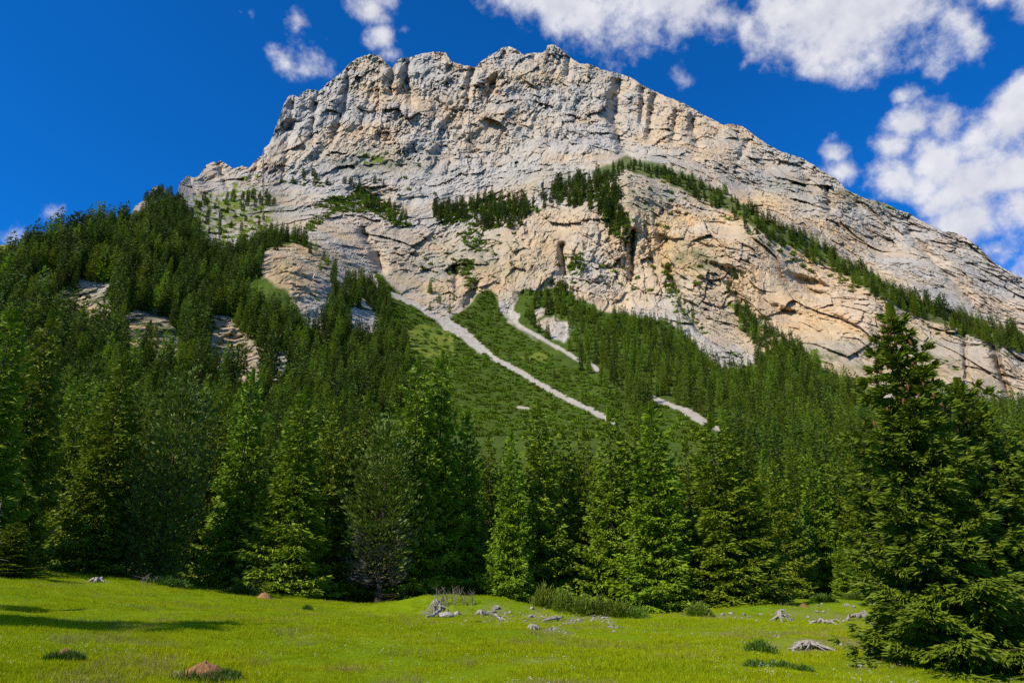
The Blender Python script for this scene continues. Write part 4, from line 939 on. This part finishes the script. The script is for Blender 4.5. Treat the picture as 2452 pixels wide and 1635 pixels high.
# ============================================================ stones, stumps, roots, ant hills, shrubs
import bmesh
def stone_mesh(seed, sub=2, flat=.6):
    bm = bmesh.new(); bmesh.ops.create_icosphere(bm, subdivisions=sub, radius=1.0)
    V = np.array([v.co[:] for v in bm.verts]); rg = np.random.default_rng(seed)
    for _ in range(9):
        n = unit(rg.normal(0, 1, 3)); d = rg.uniform(.45, .85); V -= np.maximum(0, V@n - d)[:, None]*n
    V += .05*rg.normal(0, 1, V.shape); V *= np.array([1.0, rg.uniform(.65, .95), flat*rg.uniform(.8, 1.2)])
    for v, c in zip(bm.verts, V): v.co = c
    me = bpy.data.meshes.new('stone'); bm.to_mesh(me); bm.free(); me.materials.append(M_STONE); return me
STONES = [stone_mesh(40+i, 2, (.55, .75, .62, .8, .5, .7)[i]) for i in range(6)]
SMALL = [stone_mesh(60+i, 1, .6) for i in range(6)]
def stone(px, py, wpx, label, group=None, k=None, small=False, hz=1.0):
    x, y, z, r = ground_hit(px, py); s = wpx*r/FOC*.5
    ms = SMALL if small else STONES
    o = obj('stone', ms[(rnd.randrange(6) if k is None else k)]); o.location = (x, y, z + s*.22); o.scale = (s, s, s*hz); o.rotation_euler = (rnd.uniform(-.3, .3), rnd.uniform(-.3, .3), rnd.uniform(0, 6.28))
    tag(o, label, 'stone', group); mark(bare, x, y, s*1.5+.12, .8); return o
for px, py, w, lab, hz in [
 (1187,1459,26,'large pale boulder on the bank in the middle of the meadow',1.0),(1184,1468,17,'flat pale stone tucked under the large boulder',.6),(1275,1458,14,'pale upright stone at the top of the bank',1.4),(1271,1479,17,'pinkish rounded stone below the upright stone',1.1),
 (1068,1477,40,'long low grey rock at the left foot of the bank',.7),(1095,1473,26,'grey rock joined to the right end of the long low rock',.9),(1211,1470,10,'small white stone beside the dark rock on the bank',1.0),(1227,1476,11,'dark grey stone right of the small white stone',1.0),(1221,1468,9,'small pointed stone above the dark grey stone',1.3),
 (1258,1488,8,'small round stone alone in the grass below the pinkish stone',1.0),(1198,1487,13,'pinkish flat stone at the foot of the bank',.8),(1210,1490,10,'pale flat stone beside the pinkish flat stone',.7),(1355,1516,9,'pale stone at the lower edge of the gravel bank',.9),(1318,1508,15,'leaning slab at the left end of the gravel bank',.8)]:
    stone(px, py, w, lab, hz=hz)
G2 = 'loose stones on the right part of the meadow'
for i, (px, py, w, lab) in enumerate([(1672,1470,13,'grey stone by the round bush'),(1731,1473,11,'white pointed stone, leftmost of the row before the low wide spruce'),(1749,1470,12,'rounded grey stone in the row before the low wide spruce'),(1738,1482,10,'flat grey stone lying in front of the row of stones'),(1760,1479,6,'tiny pale stone between two grey ones'),(1782,1473,12,'angular grey stone left of the arched root'),(1777,1481,7,'small pale stone under the angular grey stone'),
 (1794,1477,10,'pinkish pale stone left of the arched root'),(1813,1487,10,'white flat stone touching the left side of the arched root'),(1823,1472,11,'grey stone just above the left side of the arched root'),(1896,1486,8,'white stone at the right end of the arched root'),(1935,1478,9,'white pointed stone alone behind the arched root'),(1936,1488,7,'white stone below the white pointed one'),(1943,1494,10,'flat pale stone right of the arched root'),
 (1901,1469,5,'tiny pale stone behind the arched root'),(1959,1451,7,'grey stone by the reddish ant hill'),(1968,1446,6,'small grey stone at the far end of the meadow'),(1972,1466,8,'pale stone of the pair above the curved log'),(1955,1466,9,'grey flat stone of the pair above the curved log'),(1986,1462,6,'brownish stone above the curved log'),(2002,1497,9,'white stone left of the curved log'),
 (2102,1498,9,'pale stone at the right end of the curved log'),(2046,1454,9,'flat grey stone next to the far stump'),(1896,1513,10,'grey mossy stone in the grass above the root plate'),(1857,1523,9,'dull mossy stone above the left of the root plate'),(1845,1515,8,'small dull stone highest above the root plate'),(2034,1520,6,'dark small stone above the right end of the root plate'),(1977,1514,7,'half sunk stone in the grass above the root plate'),
 (1855,1551,12,'rounded pale stone left of the root plate'),(1825,1543,10,'flat pale stone in the bare patch left of the root plate'),(1811,1547,9,'pinkish stone in the bare patch left of the root plate'),(2016,1545,13,'pale flat stone close to the right end of the root plate'),(2035,1540,9,'grey stone right of the root plate'),(2048,1541,6,'tiny stone between two pale ones right of the root plate'),(2065,1541,10,'grey upper stone far right of the root plate'),(2067,1556,14,'largest pale stone right of the root plate'),(2031,1556,8,'stone in front of the right end of the root plate'),(1968,1561,7,'small white stone in front of the root plate'),(2061,1596,11,'reddish broken stone low in the grass by the big spruce')]):
    stone(px, py, w, lab, G2)
gp = np.array([(1308,1509),(1335,1502),(1365,1490),(1400,1481),(1432,1480),(1458,1490),(1475,1502),(1500,1510)])
for i in range(110):                                   # the gravelly arc, stones alike
    t = rnd.random()**.9*6.2; k = int(t); f = t-k; p = gp[k]*(1-f) + gp[k+1]*f
    stone(p[0]+rnd.gauss(0, 7), p[1]+rnd.gauss(0, 4.5), rnd.uniform(5.5, 12), 'small pale stone in the gravel arc in the middle of the meadow', 'small stones of the gravel arc', small=True, hz=.65)
for i in range(60):
    stone(rnd.gauss(1190, 75), rnd.gauss(1479, 9), rnd.uniform(4, 8.5), 'small pale stone scattered among the boulders of the bank', 'small stones among the boulders', small=True, hz=.8)
for i in range(60):
    px = rnd.uniform(1690, 2110); stone(px, rnd.uniform(1450, 1565), rnd.uniform(3.5, 6.5), 'tiny pale stone lying in the grass on the right', 'tiny stones on the right part of the meadow', small=True, hz=.8)

def wig(p0, az, L, n, rise, rg, curl=.5):
    """a wandering root or branch from p0"""
    pts = [np.array(p0, float)]; a = az
    for i in range(n):
        a += rg.normal(0, curl); s = L/n; pts.append(pts[-1] + np.array([math.cos(a)*s, math.sin(a)*s, rise[min(i, len(rise)-1)]*s]))
    return np.array(pts)
def roots(name, px, py, wpx, nroot, label, cat, seed, body=(.16, .22), arch=.5, r0=.03, group=None, lift=0.0, spread=(.55, 1.0), curl=.30):
    x, y, z, r = ground_hit(px, py); W = wpx*.88*r/FOC*.5; rg = np.random.default_rng(seed)
    e = empty(name, (x, y, z-.02)); tag(e, label, cat, group)
    G = Geo(); br, bh = body[0]*W, body[1]*W
    if bh > 0:
        t = np.linspace(0, 1, 6); tube(G, np.stack([.10*bh*np.sin(t*2+seed), .06*bh*t, -.05 + t*(bh+.05)], -1), br*np.array([1.5, 1.15, 1.0, .95, .85, .6])*rg.uniform(.9, 1.1, 6), 9)
        for k in range(5):
            a = rg.uniform(0, 6.28); tube(G, [(math.cos(a)*br*.5, math.sin(a)*br*.5, bh*.75), (math.cos(a)*br*.65, math.sin(a)*br*.65, bh*rg.uniform(1.0, 1.35))], [br*.28, br*.05], 5)
        obj('stump', G.mesh('stump', [M_DEADW]), e)
    for k in range(nroot):
        a = 6.28*k/nroot + rg.uniform(-.3, .3); L = W*rg.uniform(*spread)*(1.0 if abs(math.cos(a)) > .5 else .7); H = arch*W*rg.uniform(.2, 1.0)
        n = 7; p = wig((math.cos(a)*br*.7, math.sin(a)*br*.7, 0), a, L, n, [0], rg, curl); t = np.linspace(0, 1, n+1)
        p[:, 2] = (bh*.45 + H*.5)*(1-t)**1.2 + H*.5*np.sin(t*math.pi)*rg.uniform(.2, 1) + lift*(1-t) + .03 - .06*t
        Gr = Geo(); tube(Gr, p, r0*W*6*(1.05-t)**.7*rg.uniform(.6, 1.15), 6)
        for q in range(2):
            i = rg.integers(2, n-1); m = wig(p[i], a + rg.choice([-1, 1])*rg.uniform(.5, 1.1), L*.4, 4, [rg.uniform(-.1, .35), -.1, -.3], rg, .3); tube(Gr, m, r0*W*3*np.linspace(1, .2, 5), 5)
        obj('root', Gr.mesh('root', [M_DEADW], True), e)
    mark(bare, x, y, W*.9, .85); return e
roots('tree_stump', 232, 1392, 46, 6, 'low grey tree stump with spread roots on the left of the meadow', 'stump', 1, body=(.42, .34), arch=.25, r0=.035)
roots('tree_stump', 1152, 1473, 40, 5, 'tall split stump leaning on the bank, pale at its foot', 'stump', 2, body=(.34, .70), arch=.35, r0=.045)
roots('tree_stump', 1276, 1507, 42, 6, 'pale torn stump at the foot of the bank, beside the gravel arc', 'stump', 3, body=(.40, .55), arch=.35, r0=.045)
roots('root_arch', 1868, 1487, 66, 8, 'arched grey root standing clear of the ground before the low wide spruce', 'roots', 4, body=(.10, .0), arch=.9, r0=.022, lift=.10)
roots('root_plate', 1938, 1554, 150, 17, 'wide tangle of silvery roots sprawling on the grass at the right', 'roots', 5, body=(.10, .15), arch=.22, r0=.0085, curl=.55, lift=.03, spread=(.45, 1.05))
roots('root_tangle', 1042, 1466, 46, 16, 'upturned tangle of thin roots at the left end of the bank', 'roots', 6, body=(.22, .55), arch=.9, r0=.016, lift=.3)
roots('tree_stump', 2026, 1450, 22, 5, 'small dark stump far back on the right of the meadow', 'stump', 7, body=(.4, .4), arch=.2)
roots('tree_stump', 2094, 1448, 24, 5, 'small grey stump far back beside the big spruce', 'stump', 8, body=(.45, .38), arch=.2)
def log(name, pix, rad, label, cat, lift):
    P_ = []
    for (px, py), l in zip(pix, lift):
        x, y, z, r = ground_hit(px, py); P_.append((x, y, z+l))
    P_ = np.array(P_); o3 = P_[0].copy(); t = np.linspace(0, 1, len(P_)); tt = np.linspace(0, 1, 14); Q = np.stack([np.interp(tt, t, P_[:, i]) for i in range(3)], -1) - o3
    rg = np.random.default_rng(len(label)); Q[1:-1] += rg.normal(0, rad*.5, (12, 3)); e = empty(name, o3); tag(e, label, cat)
    G = Geo(); tube(G, Q, rad*np.interp(tt, [0, .3, .7, 1], [.5, 1, .9, .35])*rg.uniform(.85, 1.15, 14), 7); obj('log', G.mesh('log', [M_DEADW], True), e)
    for k in range(4):
        i = rg.integers(2, 12); G = Geo(); m = wig(Q[i], rg.uniform(0, 6.28), rad*9, 4, [.5, .2, -.3, -.5], rg, .4); tube(G, m, rad*.4*np.linspace(1, .2, 5), 5); obj('branch', G.mesh('branch', [M_DEADW], True), e)
    for q in P_[::2]: mark(bare, q[0], q[1], .45, .8)
log('curved_log', [(2020,1488),(2045,1484),(2066,1485),(2080,1494),(2092,1498)], .10, 'curved grey dead log bowed over the grass beside the big spruce', 'log', (.03, .14, .22, .14, .03))
log('fallen_branch', [(1300,1490),(1330,1487),(1350,1482)], .06, 'thin dead branch lying across the gravel arc', 'branch', (.06, .1, .06))
log('fallen_branch', [(1168,1474),(1190,1479),(1212,1486)], .07, 'dead branch running down from the split stump', 'branch', (.2, .1, .05))
log('fallen_branch', [(1020,1480),(1045,1478),(1058,1466)], .08, 'bent dead root below the upturned root tangle', 'branch', (.05, .15, .5))
log('fallen_branch', [(1940,1493),(1975,1492),(2000,1496)], .06, 'broken dry twigs left of the curved log', 'branch', (.05, .1, .05))
# upright dead twigs behind the root tangle
for px0, px1, py, n, lab in ((1035, 1075, 1452, 16, 'spiky dead brushwood above the upturned root tangle'), (1080, 1135, 1450, 16, 'thin dead brushwood along the top of the bank'), (330, 440, 1398, 20, 'dry stalks at the foot of the rounded stone pine')):
    x0, y0, z0, r0_ = ground_hit((px0+px1)/2, py); e = empty('brushwood', (x0, y0, z0)); tag(e, lab, 'brushwood')
    rg = np.random.default_rng(n+px0); hgt = 1.0 if px0 > 900 else .55
    for k in range(n):
        x, y, z, r = ground_hit(rg.uniform(px0, px1), py + rg.uniform(-2, 3)); h = rg.uniform(.35, 1.0)*hgt; G = Geo()
        m = np.array([(0, 0, -.05), (rg.normal(0, .08), 0, h*.4), (rg.normal(0, .16), rg.normal(0, .1), h*.75), (rg.normal(0, .25), rg.normal(0, .15), h)]) + np.array([x-x0, y-y0, z-z0])
        tube(G, m, np.array([.022, .018, .012, .005]), 4)
        for q in range(2): tube(G, wig(m[1+q], rg.uniform(0, 6.28), .3*h, 3, [1.2, .8], rg, .3), np.array([.010, .008, .006, .003]), 3)
        obj('twig', G.mesh('twig', [M_TWIG], True), e)
# bare dead tree at the left edge and dead trunks on the spur
q = at(6, 1195, 41.0); z = float(meadow_z(q[0], q[1])); H = q[2]-z; e = empty('dead_tree', (q[0], q[1], z-.1)); tag(e, 'bare grey dead tree at the left edge beside the young spruce', 'tree')
G = Geo(); t = np.linspace(0, 1, 7); tube(G, np.stack([.1*np.sin(t*5), .1*t, t*H], -1), .10*(1-t)+.015, 6); obj('trunk', G.mesh('dead_trunk', [M_TWIG], True), e)
rg = np.random.default_rng(4)
for k in range(26):
    G = Geo(); h = H*rg.uniform(.15, .98); tube(G, wig((0, 0, h), rg.uniform(0, 6.28), rg.uniform(.4, 1.1)*(1.1-h/H), 4, [.1, -.1, -.2], rg, .3), np.linspace(.022, .006, 5), 4); obj('branch', G.mesh('dead_branch', [M_TWIG], True), e)
for (px, py, dx, H, lab) in ((258, 852, -.35, 10, 'bleached dead trunk leaning beside the folded outcrop'), (305, 690, .2, 9, 'bleached broken trunk standing on the left spur')):
    q = surf(px, py); G = Geo(); t = np.linspace(0, 1, 5); tube(G, np.stack([dx*H*t, 0*t-1.5*t, H*t], -1), .30*(1-t*.8), 6)
    tag(obj('dead_tree', G.mesh('dead_trunk', [M_DEADW], True), None, q), lab, 'dead tree')

# ant hills: domes of needles, the larger ones grown over at the side
HILLS = []
def anthill(px, py, wpx, hr, label, seed, grassy=0):
    x, y, z, r = ground_hit(px, py); R = wpx*r/FOC*.5; rg = np.random.default_rng(seed)
    a = np.linspace(0, 2*np.pi, 28, endpoint=False); rr = np.linspace(0, 1, 12)[1:]
    ca, sa = np.cos(a), np.sin(a); lump = 1 + .12*np.sin(a*2+seed) + .07*np.sin(a*5+seed)
    X = rr[:, None]*ca*lump*R; Y = rr[:, None]*sa*lump*R; Zz = R*hr*np.cos(rr[:, None]*math.pi/2)**.85*(1+.12*fbm(X*4/R, Y*4/R, 3, seed)) - .04 + rg.normal(0, .008, X.shape)
    V = np.vstack([[[0, 0, R*hr]], np.stack([X, Y, Zz], -1).reshape(-1, 3)]); k = np.arange(28); F = [np.stack([np.zeros(28, int), 1+k, 1+(k+1) % 28], -1)]
    i = np.arange(11*28).reshape(11, 28)+1; n_ = np.roll(i, -1, 1); F.append(np.stack([i[:-1], i[1:], n_[1:], n_[:-1]], -1).reshape(-1, 4))
    e = empty('ant_hill', (x, y, z)); tag(e, label, 'ant hill'); obj('mound', mesh_np('mound', V, F, [M_EARTH], smooth=True), e)
    if grassy:
        n = grassy; t = rg.uniform(-1.9, .9, n); q = rg.uniform(.85, 1.6, n); P = np.stack([np.cos(t)*q*R, np.sin(t)*q*R*.9-.1, np.zeros(n)], -1)
        P[:, 2] = meadow_z(x+P[:, 0], y+P[:, 1])-z + R*hr*.5*np.clip(1.3-q, 0, 1)
        V, F = kites(P, np.stack([rg.normal(0, .45, n), rg.normal(0, .45, n), np.ones(n)], -1), rg.uniform(.06, .16, n), .012, rg); s_ = obj('grass_fringe', mesh_np('grass_fringe', V, F, [M_JUNI]), e); s_['kind'] = 'stuff'
    mark(bare, x, y, R*1.2, .7); HILLS.append((x, y, R))
anthill(487, 1626, 100, .72, 'large rusty ant hill cut by the bottom edge', 1, 700)
anthill(152, 1580, 50, .95, 'rusty ant hill with a dark grassy side near the lower left corner', 2, 900)
anthill(632, 1432, 34, .75, 'small orange ant hill under the broad drooping spruce', 3)
anthill(1925, 1454, 22, .8, 'small reddish ant hill far back on the right', 4)
anthill(1315, 1455, 16, .35, 'faint brown ant hill on the top of the bank', 5)

# shrubs
SHV = [mesh_np('shrub_leaves', *bush(.95, 1.5, 1300, 800+i, .30, .07, 1.2, .1), [M_SHRUB]) for i in range(3)]
JUV = [mesh_np('juniper_leaves', *bush(1.0, .42, 1500, 820+i, .15, .05, .5, .2), [M_JUNI]) for i in range(3)]
def shrub(name, meshes, px, py, wpx, hz, label, cat, group=None):
    x, y, z, r = ground_hit(px, py); s = wpx*r/FOC*.5
    e = empty(name, (x, y, z-.05), rnd.uniform(0, 6.28), (s, s, s*hz)); tag(e, label, cat, group); obj('foliage', meshes[rnd.randrange(3)], e)
    G = Geo(); rg = np.random.default_rng(int(px))
    for k in range(5):
        a = rg.uniform(0, 6.28); tube(G, [(0, 0, 0), (math.cos(a)*.3, math.sin(a)*.3, .3), (math.cos(a)*.6, math.sin(a)*.6, .3 if meshes is JUV else .95)], [.03, .022, .008], 4)
    obj('stems', G.mesh('stems', [M_BARK], True), e)
gw = 'willow scrub at the foot of the spruces'
for px, py, w, hz, lab in ((1305,1448,62,.95,'leftmost and tallest willow shrub, beside the dark gap'),(1350,1452,60,.85,'willow shrub in the left half of the scrub belt, next to the tallest'),(1395,1457,62,.70,'willow shrub left of the middle of the scrub belt'),(1440,1461,60,.72,'willow shrub in the middle of the scrub belt'),(1485,1465,58,.66,'willow shrub right of the middle of the scrub belt'),(1525,1469,56,.55,'rightmost and lowest willow shrub of the scrub belt')):
    shrub('willow_shrub', SHV, px, py+8, w*1.1, hz*1.1, lab, 'shrub', gw)
shrub('round_bush', SHV, 1672, 1471, 78, .50, 'round olive bush at the foot of the broad spruce', 'bush')
shrub('round_bush', SHV, 1838, 1432, 40, .55, 'pale low bush behind the low wide spruce', 'bush')
shrub('leafy_shrub', SHV, 140, 1352, 60, .60, 'leafy shrub at the foot of the broad bright spruce on the left', 'shrub')
shrub('leafy_shrub', SHV, 185, 1358, 50, .55, 'leafy shrub right beside the trunk of the broad bright spruce', 'shrub')
gj = 'low junipers in the grass'
for px, py, w, hz, lab in ((1818,1562,66,1.0,'dark juniper left of and below the root plate'),(1812,1597,52,.9,'dark juniper low in the grass, nearest to the bottom edge'),(1868,1596,60,.7,'flat juniper in the middle of the three low ones at the bottom right'),(1918,1602,56,.6,'flattest juniper right of the other low ones'),(735,1462,22,1.6,'tiny dark juniper alone in the left part of the meadow'),(395,1404,80,.6,'low green bush mat below the rounded stone pine'),(575,1422,74,.55,'low green bush mat left of the small orange ant hill'),(1140,1490,40,.4,'grassy tuft below the split stump'),(1970,1440,60,.6,'low juniper at the far corner of the meadow'),(2060,1436,60,.6,'low juniper beside the big spruce at the far corner')):
    shrub('juniper', JUV, px, py, w*1.15, hz*1.9, lab, 'juniper', gj)

# ============================================================ meadow sheet, grass, flowers
for px, py, rad, s in ((1450,1498,.9,.9),(1380,1500,.8,.6),(1180,1482,1.0,.55),(1960,1490,1.6,.6),(2050,1478,2.0,.7),(1830,1548,.6,.8),(1700,1550,.9,.45),(1990,1470,2,.5),(1100,1482,1.0,.6),(1720,1478,1.2,.5),(640,1478,.5,.3),(360,1455,.35,.5),(1350,1580,.9,.3),(2090,1490,1.2,.6)):
    x, y, z, r = ground_hit(px, py); mark(bare, x, y, rad, s)
rr_ = np.hypot(MV[:, 0], MV[:, 1]); aa_ = np.arctan2(MV[:, 0], MV[:, 1])
edge = np.interp(aa_, [-.65, -.35, -.1, 0, .15, .27, .32, .6], [56, 57, 58, 58, 59, 60, 95, 95])
duff = np.maximum(duff, np.clip((rr_-edge)/4, 0, 1))
bare = bare*np.clip(.55 + fbm(MV[:, 0]*1.7, MV[:, 1]*1.7, 4, 77), 0, 1)*1.3
me = mesh_np('meadow', MV, [MF[:, ::-1], fan], [M_MEADOW], smooth=True, attrs={'bare': ('FLOAT', np.clip(bare, 0, 1)), 'duff': ('FLOAT', duff)})
meadow = tag(obj('meadow', me), 'sunlit green alpine meadow sloping to the wood', kind='structure')
def bil_bare(x, y):
    r = np.hypot(x, y); a = np.arctan2(x, y); A = np.clip(bare[:-1].reshape(mx.shape), 0, 1)[:, :560]
    return bil(A, (a-az1[0])/(az1[-1]-az1[0])*559, np.log(np.maximum(r, 1))/math.log(175)*289)
def tuft(n, seed, h, w, lean=.45, rad=.08):
    rg = np.random.default_rng(seed); a = rg.uniform(0, 6.28, n); r = rad*np.sqrt(rg.random(n))
    P = np.stack([np.cos(a)*r, np.sin(a)*r, np.zeros(n)-.01], -1); D = np.stack([np.cos(a)*lean*rg.random(n)+rg.normal(0, .2, n), np.sin(a)*lean*rg.random(n)+rg.normal(0, .2, n), np.ones(n)], -1)
    return (*kites(P, D, h*rg.uniform(.45, 1.2, n), w, rg), 0)
TV = [tuft(12, 10+i, .10, .009, .6, .10) for i in range(5)]
rg = np.random.default_rng(21)
def field(n, r0, r1, power=1.0, amax=.72):
    a = rg.uniform(-amax, amax, n); r = np.exp(rg.uniform(0, 1, n)**power*math.log(r1/r0) + math.log(r0)); return np.sin(a)*r, np.cos(a)*r, r, a
x, y, r, a = field(230000, 8.5, 70); lim = np.interp(a, [-.65, -.35, -.1, 0, .15, .27, .32, .6], [57, 58, 59, 60, 60, 61, 96, 96])
dn = fbm(x/1.1, y/1.1, 3, 61) + .8*fbm(x/4.5, y/4.5, 2, 62)
bv = np.zeros(len(x))
k = (r < lim) & (rg.random(len(x)) < np.clip(.80 + 1.1*dn, .18, 1))
for hx_, hy_, hr_ in HILLS: k &= np.hypot(x-hx_, y-hy_) > hr_*1.05
k &= bil_bare(x, y) < rg.uniform(.25, 1.0, len(x))
x, y, r, dn = x[k], y[k], r[k], dn[k]; n = len(x)
pts = np.stack([x, y, meadow_z(x, y)], -1)
barex = bil_bare(x, y)
scl = (.70 + .25*np.clip(r/25, 0, 2))*(1-.65*barex)*rg.uniform(.55, 1.15, n)*np.clip(.85 + .8*dn, .45, 1.7)
scatter('grass', TV, pts, scl, np.stack([rg.normal(0, .12, n), rg.normal(0, .12, n), rg.uniform(0, 6.28, n)], -1), rg.integers(0, 5, n), [M_GRASS], 'short bright green meadow grass')
# dry stalks along the wood edge and on the bare places
x, y, r, a = field(60000, 9, 62); dn = fbm(x/2.2, y/2.2, 3, 63); k = (dn > .22); x, y, r = x[k], y[k], r[k]; n = len(x); pts = np.stack([x, y, meadow_z(x, y)], -1)
SV = [tuft(5, 30+i, .17, .005, .4, .06) for i in range(3)]
scatter('dry_grass', SV, pts, rg.uniform(.5, 1.2, n)*(.8+.3*np.clip(r/25, 0, 2)), np.stack([rg.normal(0, .15, n), rg.normal(0, .15, n), rg.uniform(0, 6.28, n)], -1), rg.integers(0, 3, n), [M_HAY], 'dry stalks between the green grass')
# small flowers: white heads in drifts, a few yellow ones
def flower(seed, m):
    rg_ = np.random.default_rng(seed); Vs, Fs, n0 = [], [], 0
    for _ in range(3):
        c = np.array([rg_.normal(0, .035), rg_.normal(0, .035), rg_.uniform(.05, .12)]); aa = np.linspace(0, 6.28, 7)[:-1]; s = rg_.uniform(.006, .011)
        V = np.vstack([c+[0, 0, s*.5], c + np.stack([np.cos(aa)*s, np.sin(aa)*s, 0*aa], -1)]); kk = np.arange(6); Vs.append(V); Fs.append(np.stack([0*kk, 1+kk, 1+(kk+1) % 6], -1)+n0); n0 += 7
    return np.vstack(Vs), np.vstack(Fs), m
x, y, r, a = field(15000, 9.5, 40); dn = fbm(x/1.6, y/1.6, 3, 65) + .6*fbm(x/5, y/5, 2, 66); k = rg.random(len(x)) < np.clip((dn-.02)*2.2, .02, 1)*np.clip(1.6-r/22, .15, 1); x, y, r = x[k], y[k], r[k]; n = len(x); print('flowers', n)
scatter('flowers', [flower(1, 0), flower(2, 0), flower(3, 0), flower(4, 1)], np.stack([x, y, meadow_z(x, y)], -1), rg.uniform(.5, 1.0, n), np.stack([rg.normal(0, .25, n)+.25, rg.normal(0, .25, n), rg.uniform(0, 6.28, n)], -1), rg.choice(4, n, p=[.33, .33, .30, .04]), [M_PETAL, M_YPETAL], 'tiny white and yellow meadow flowers in drifts')
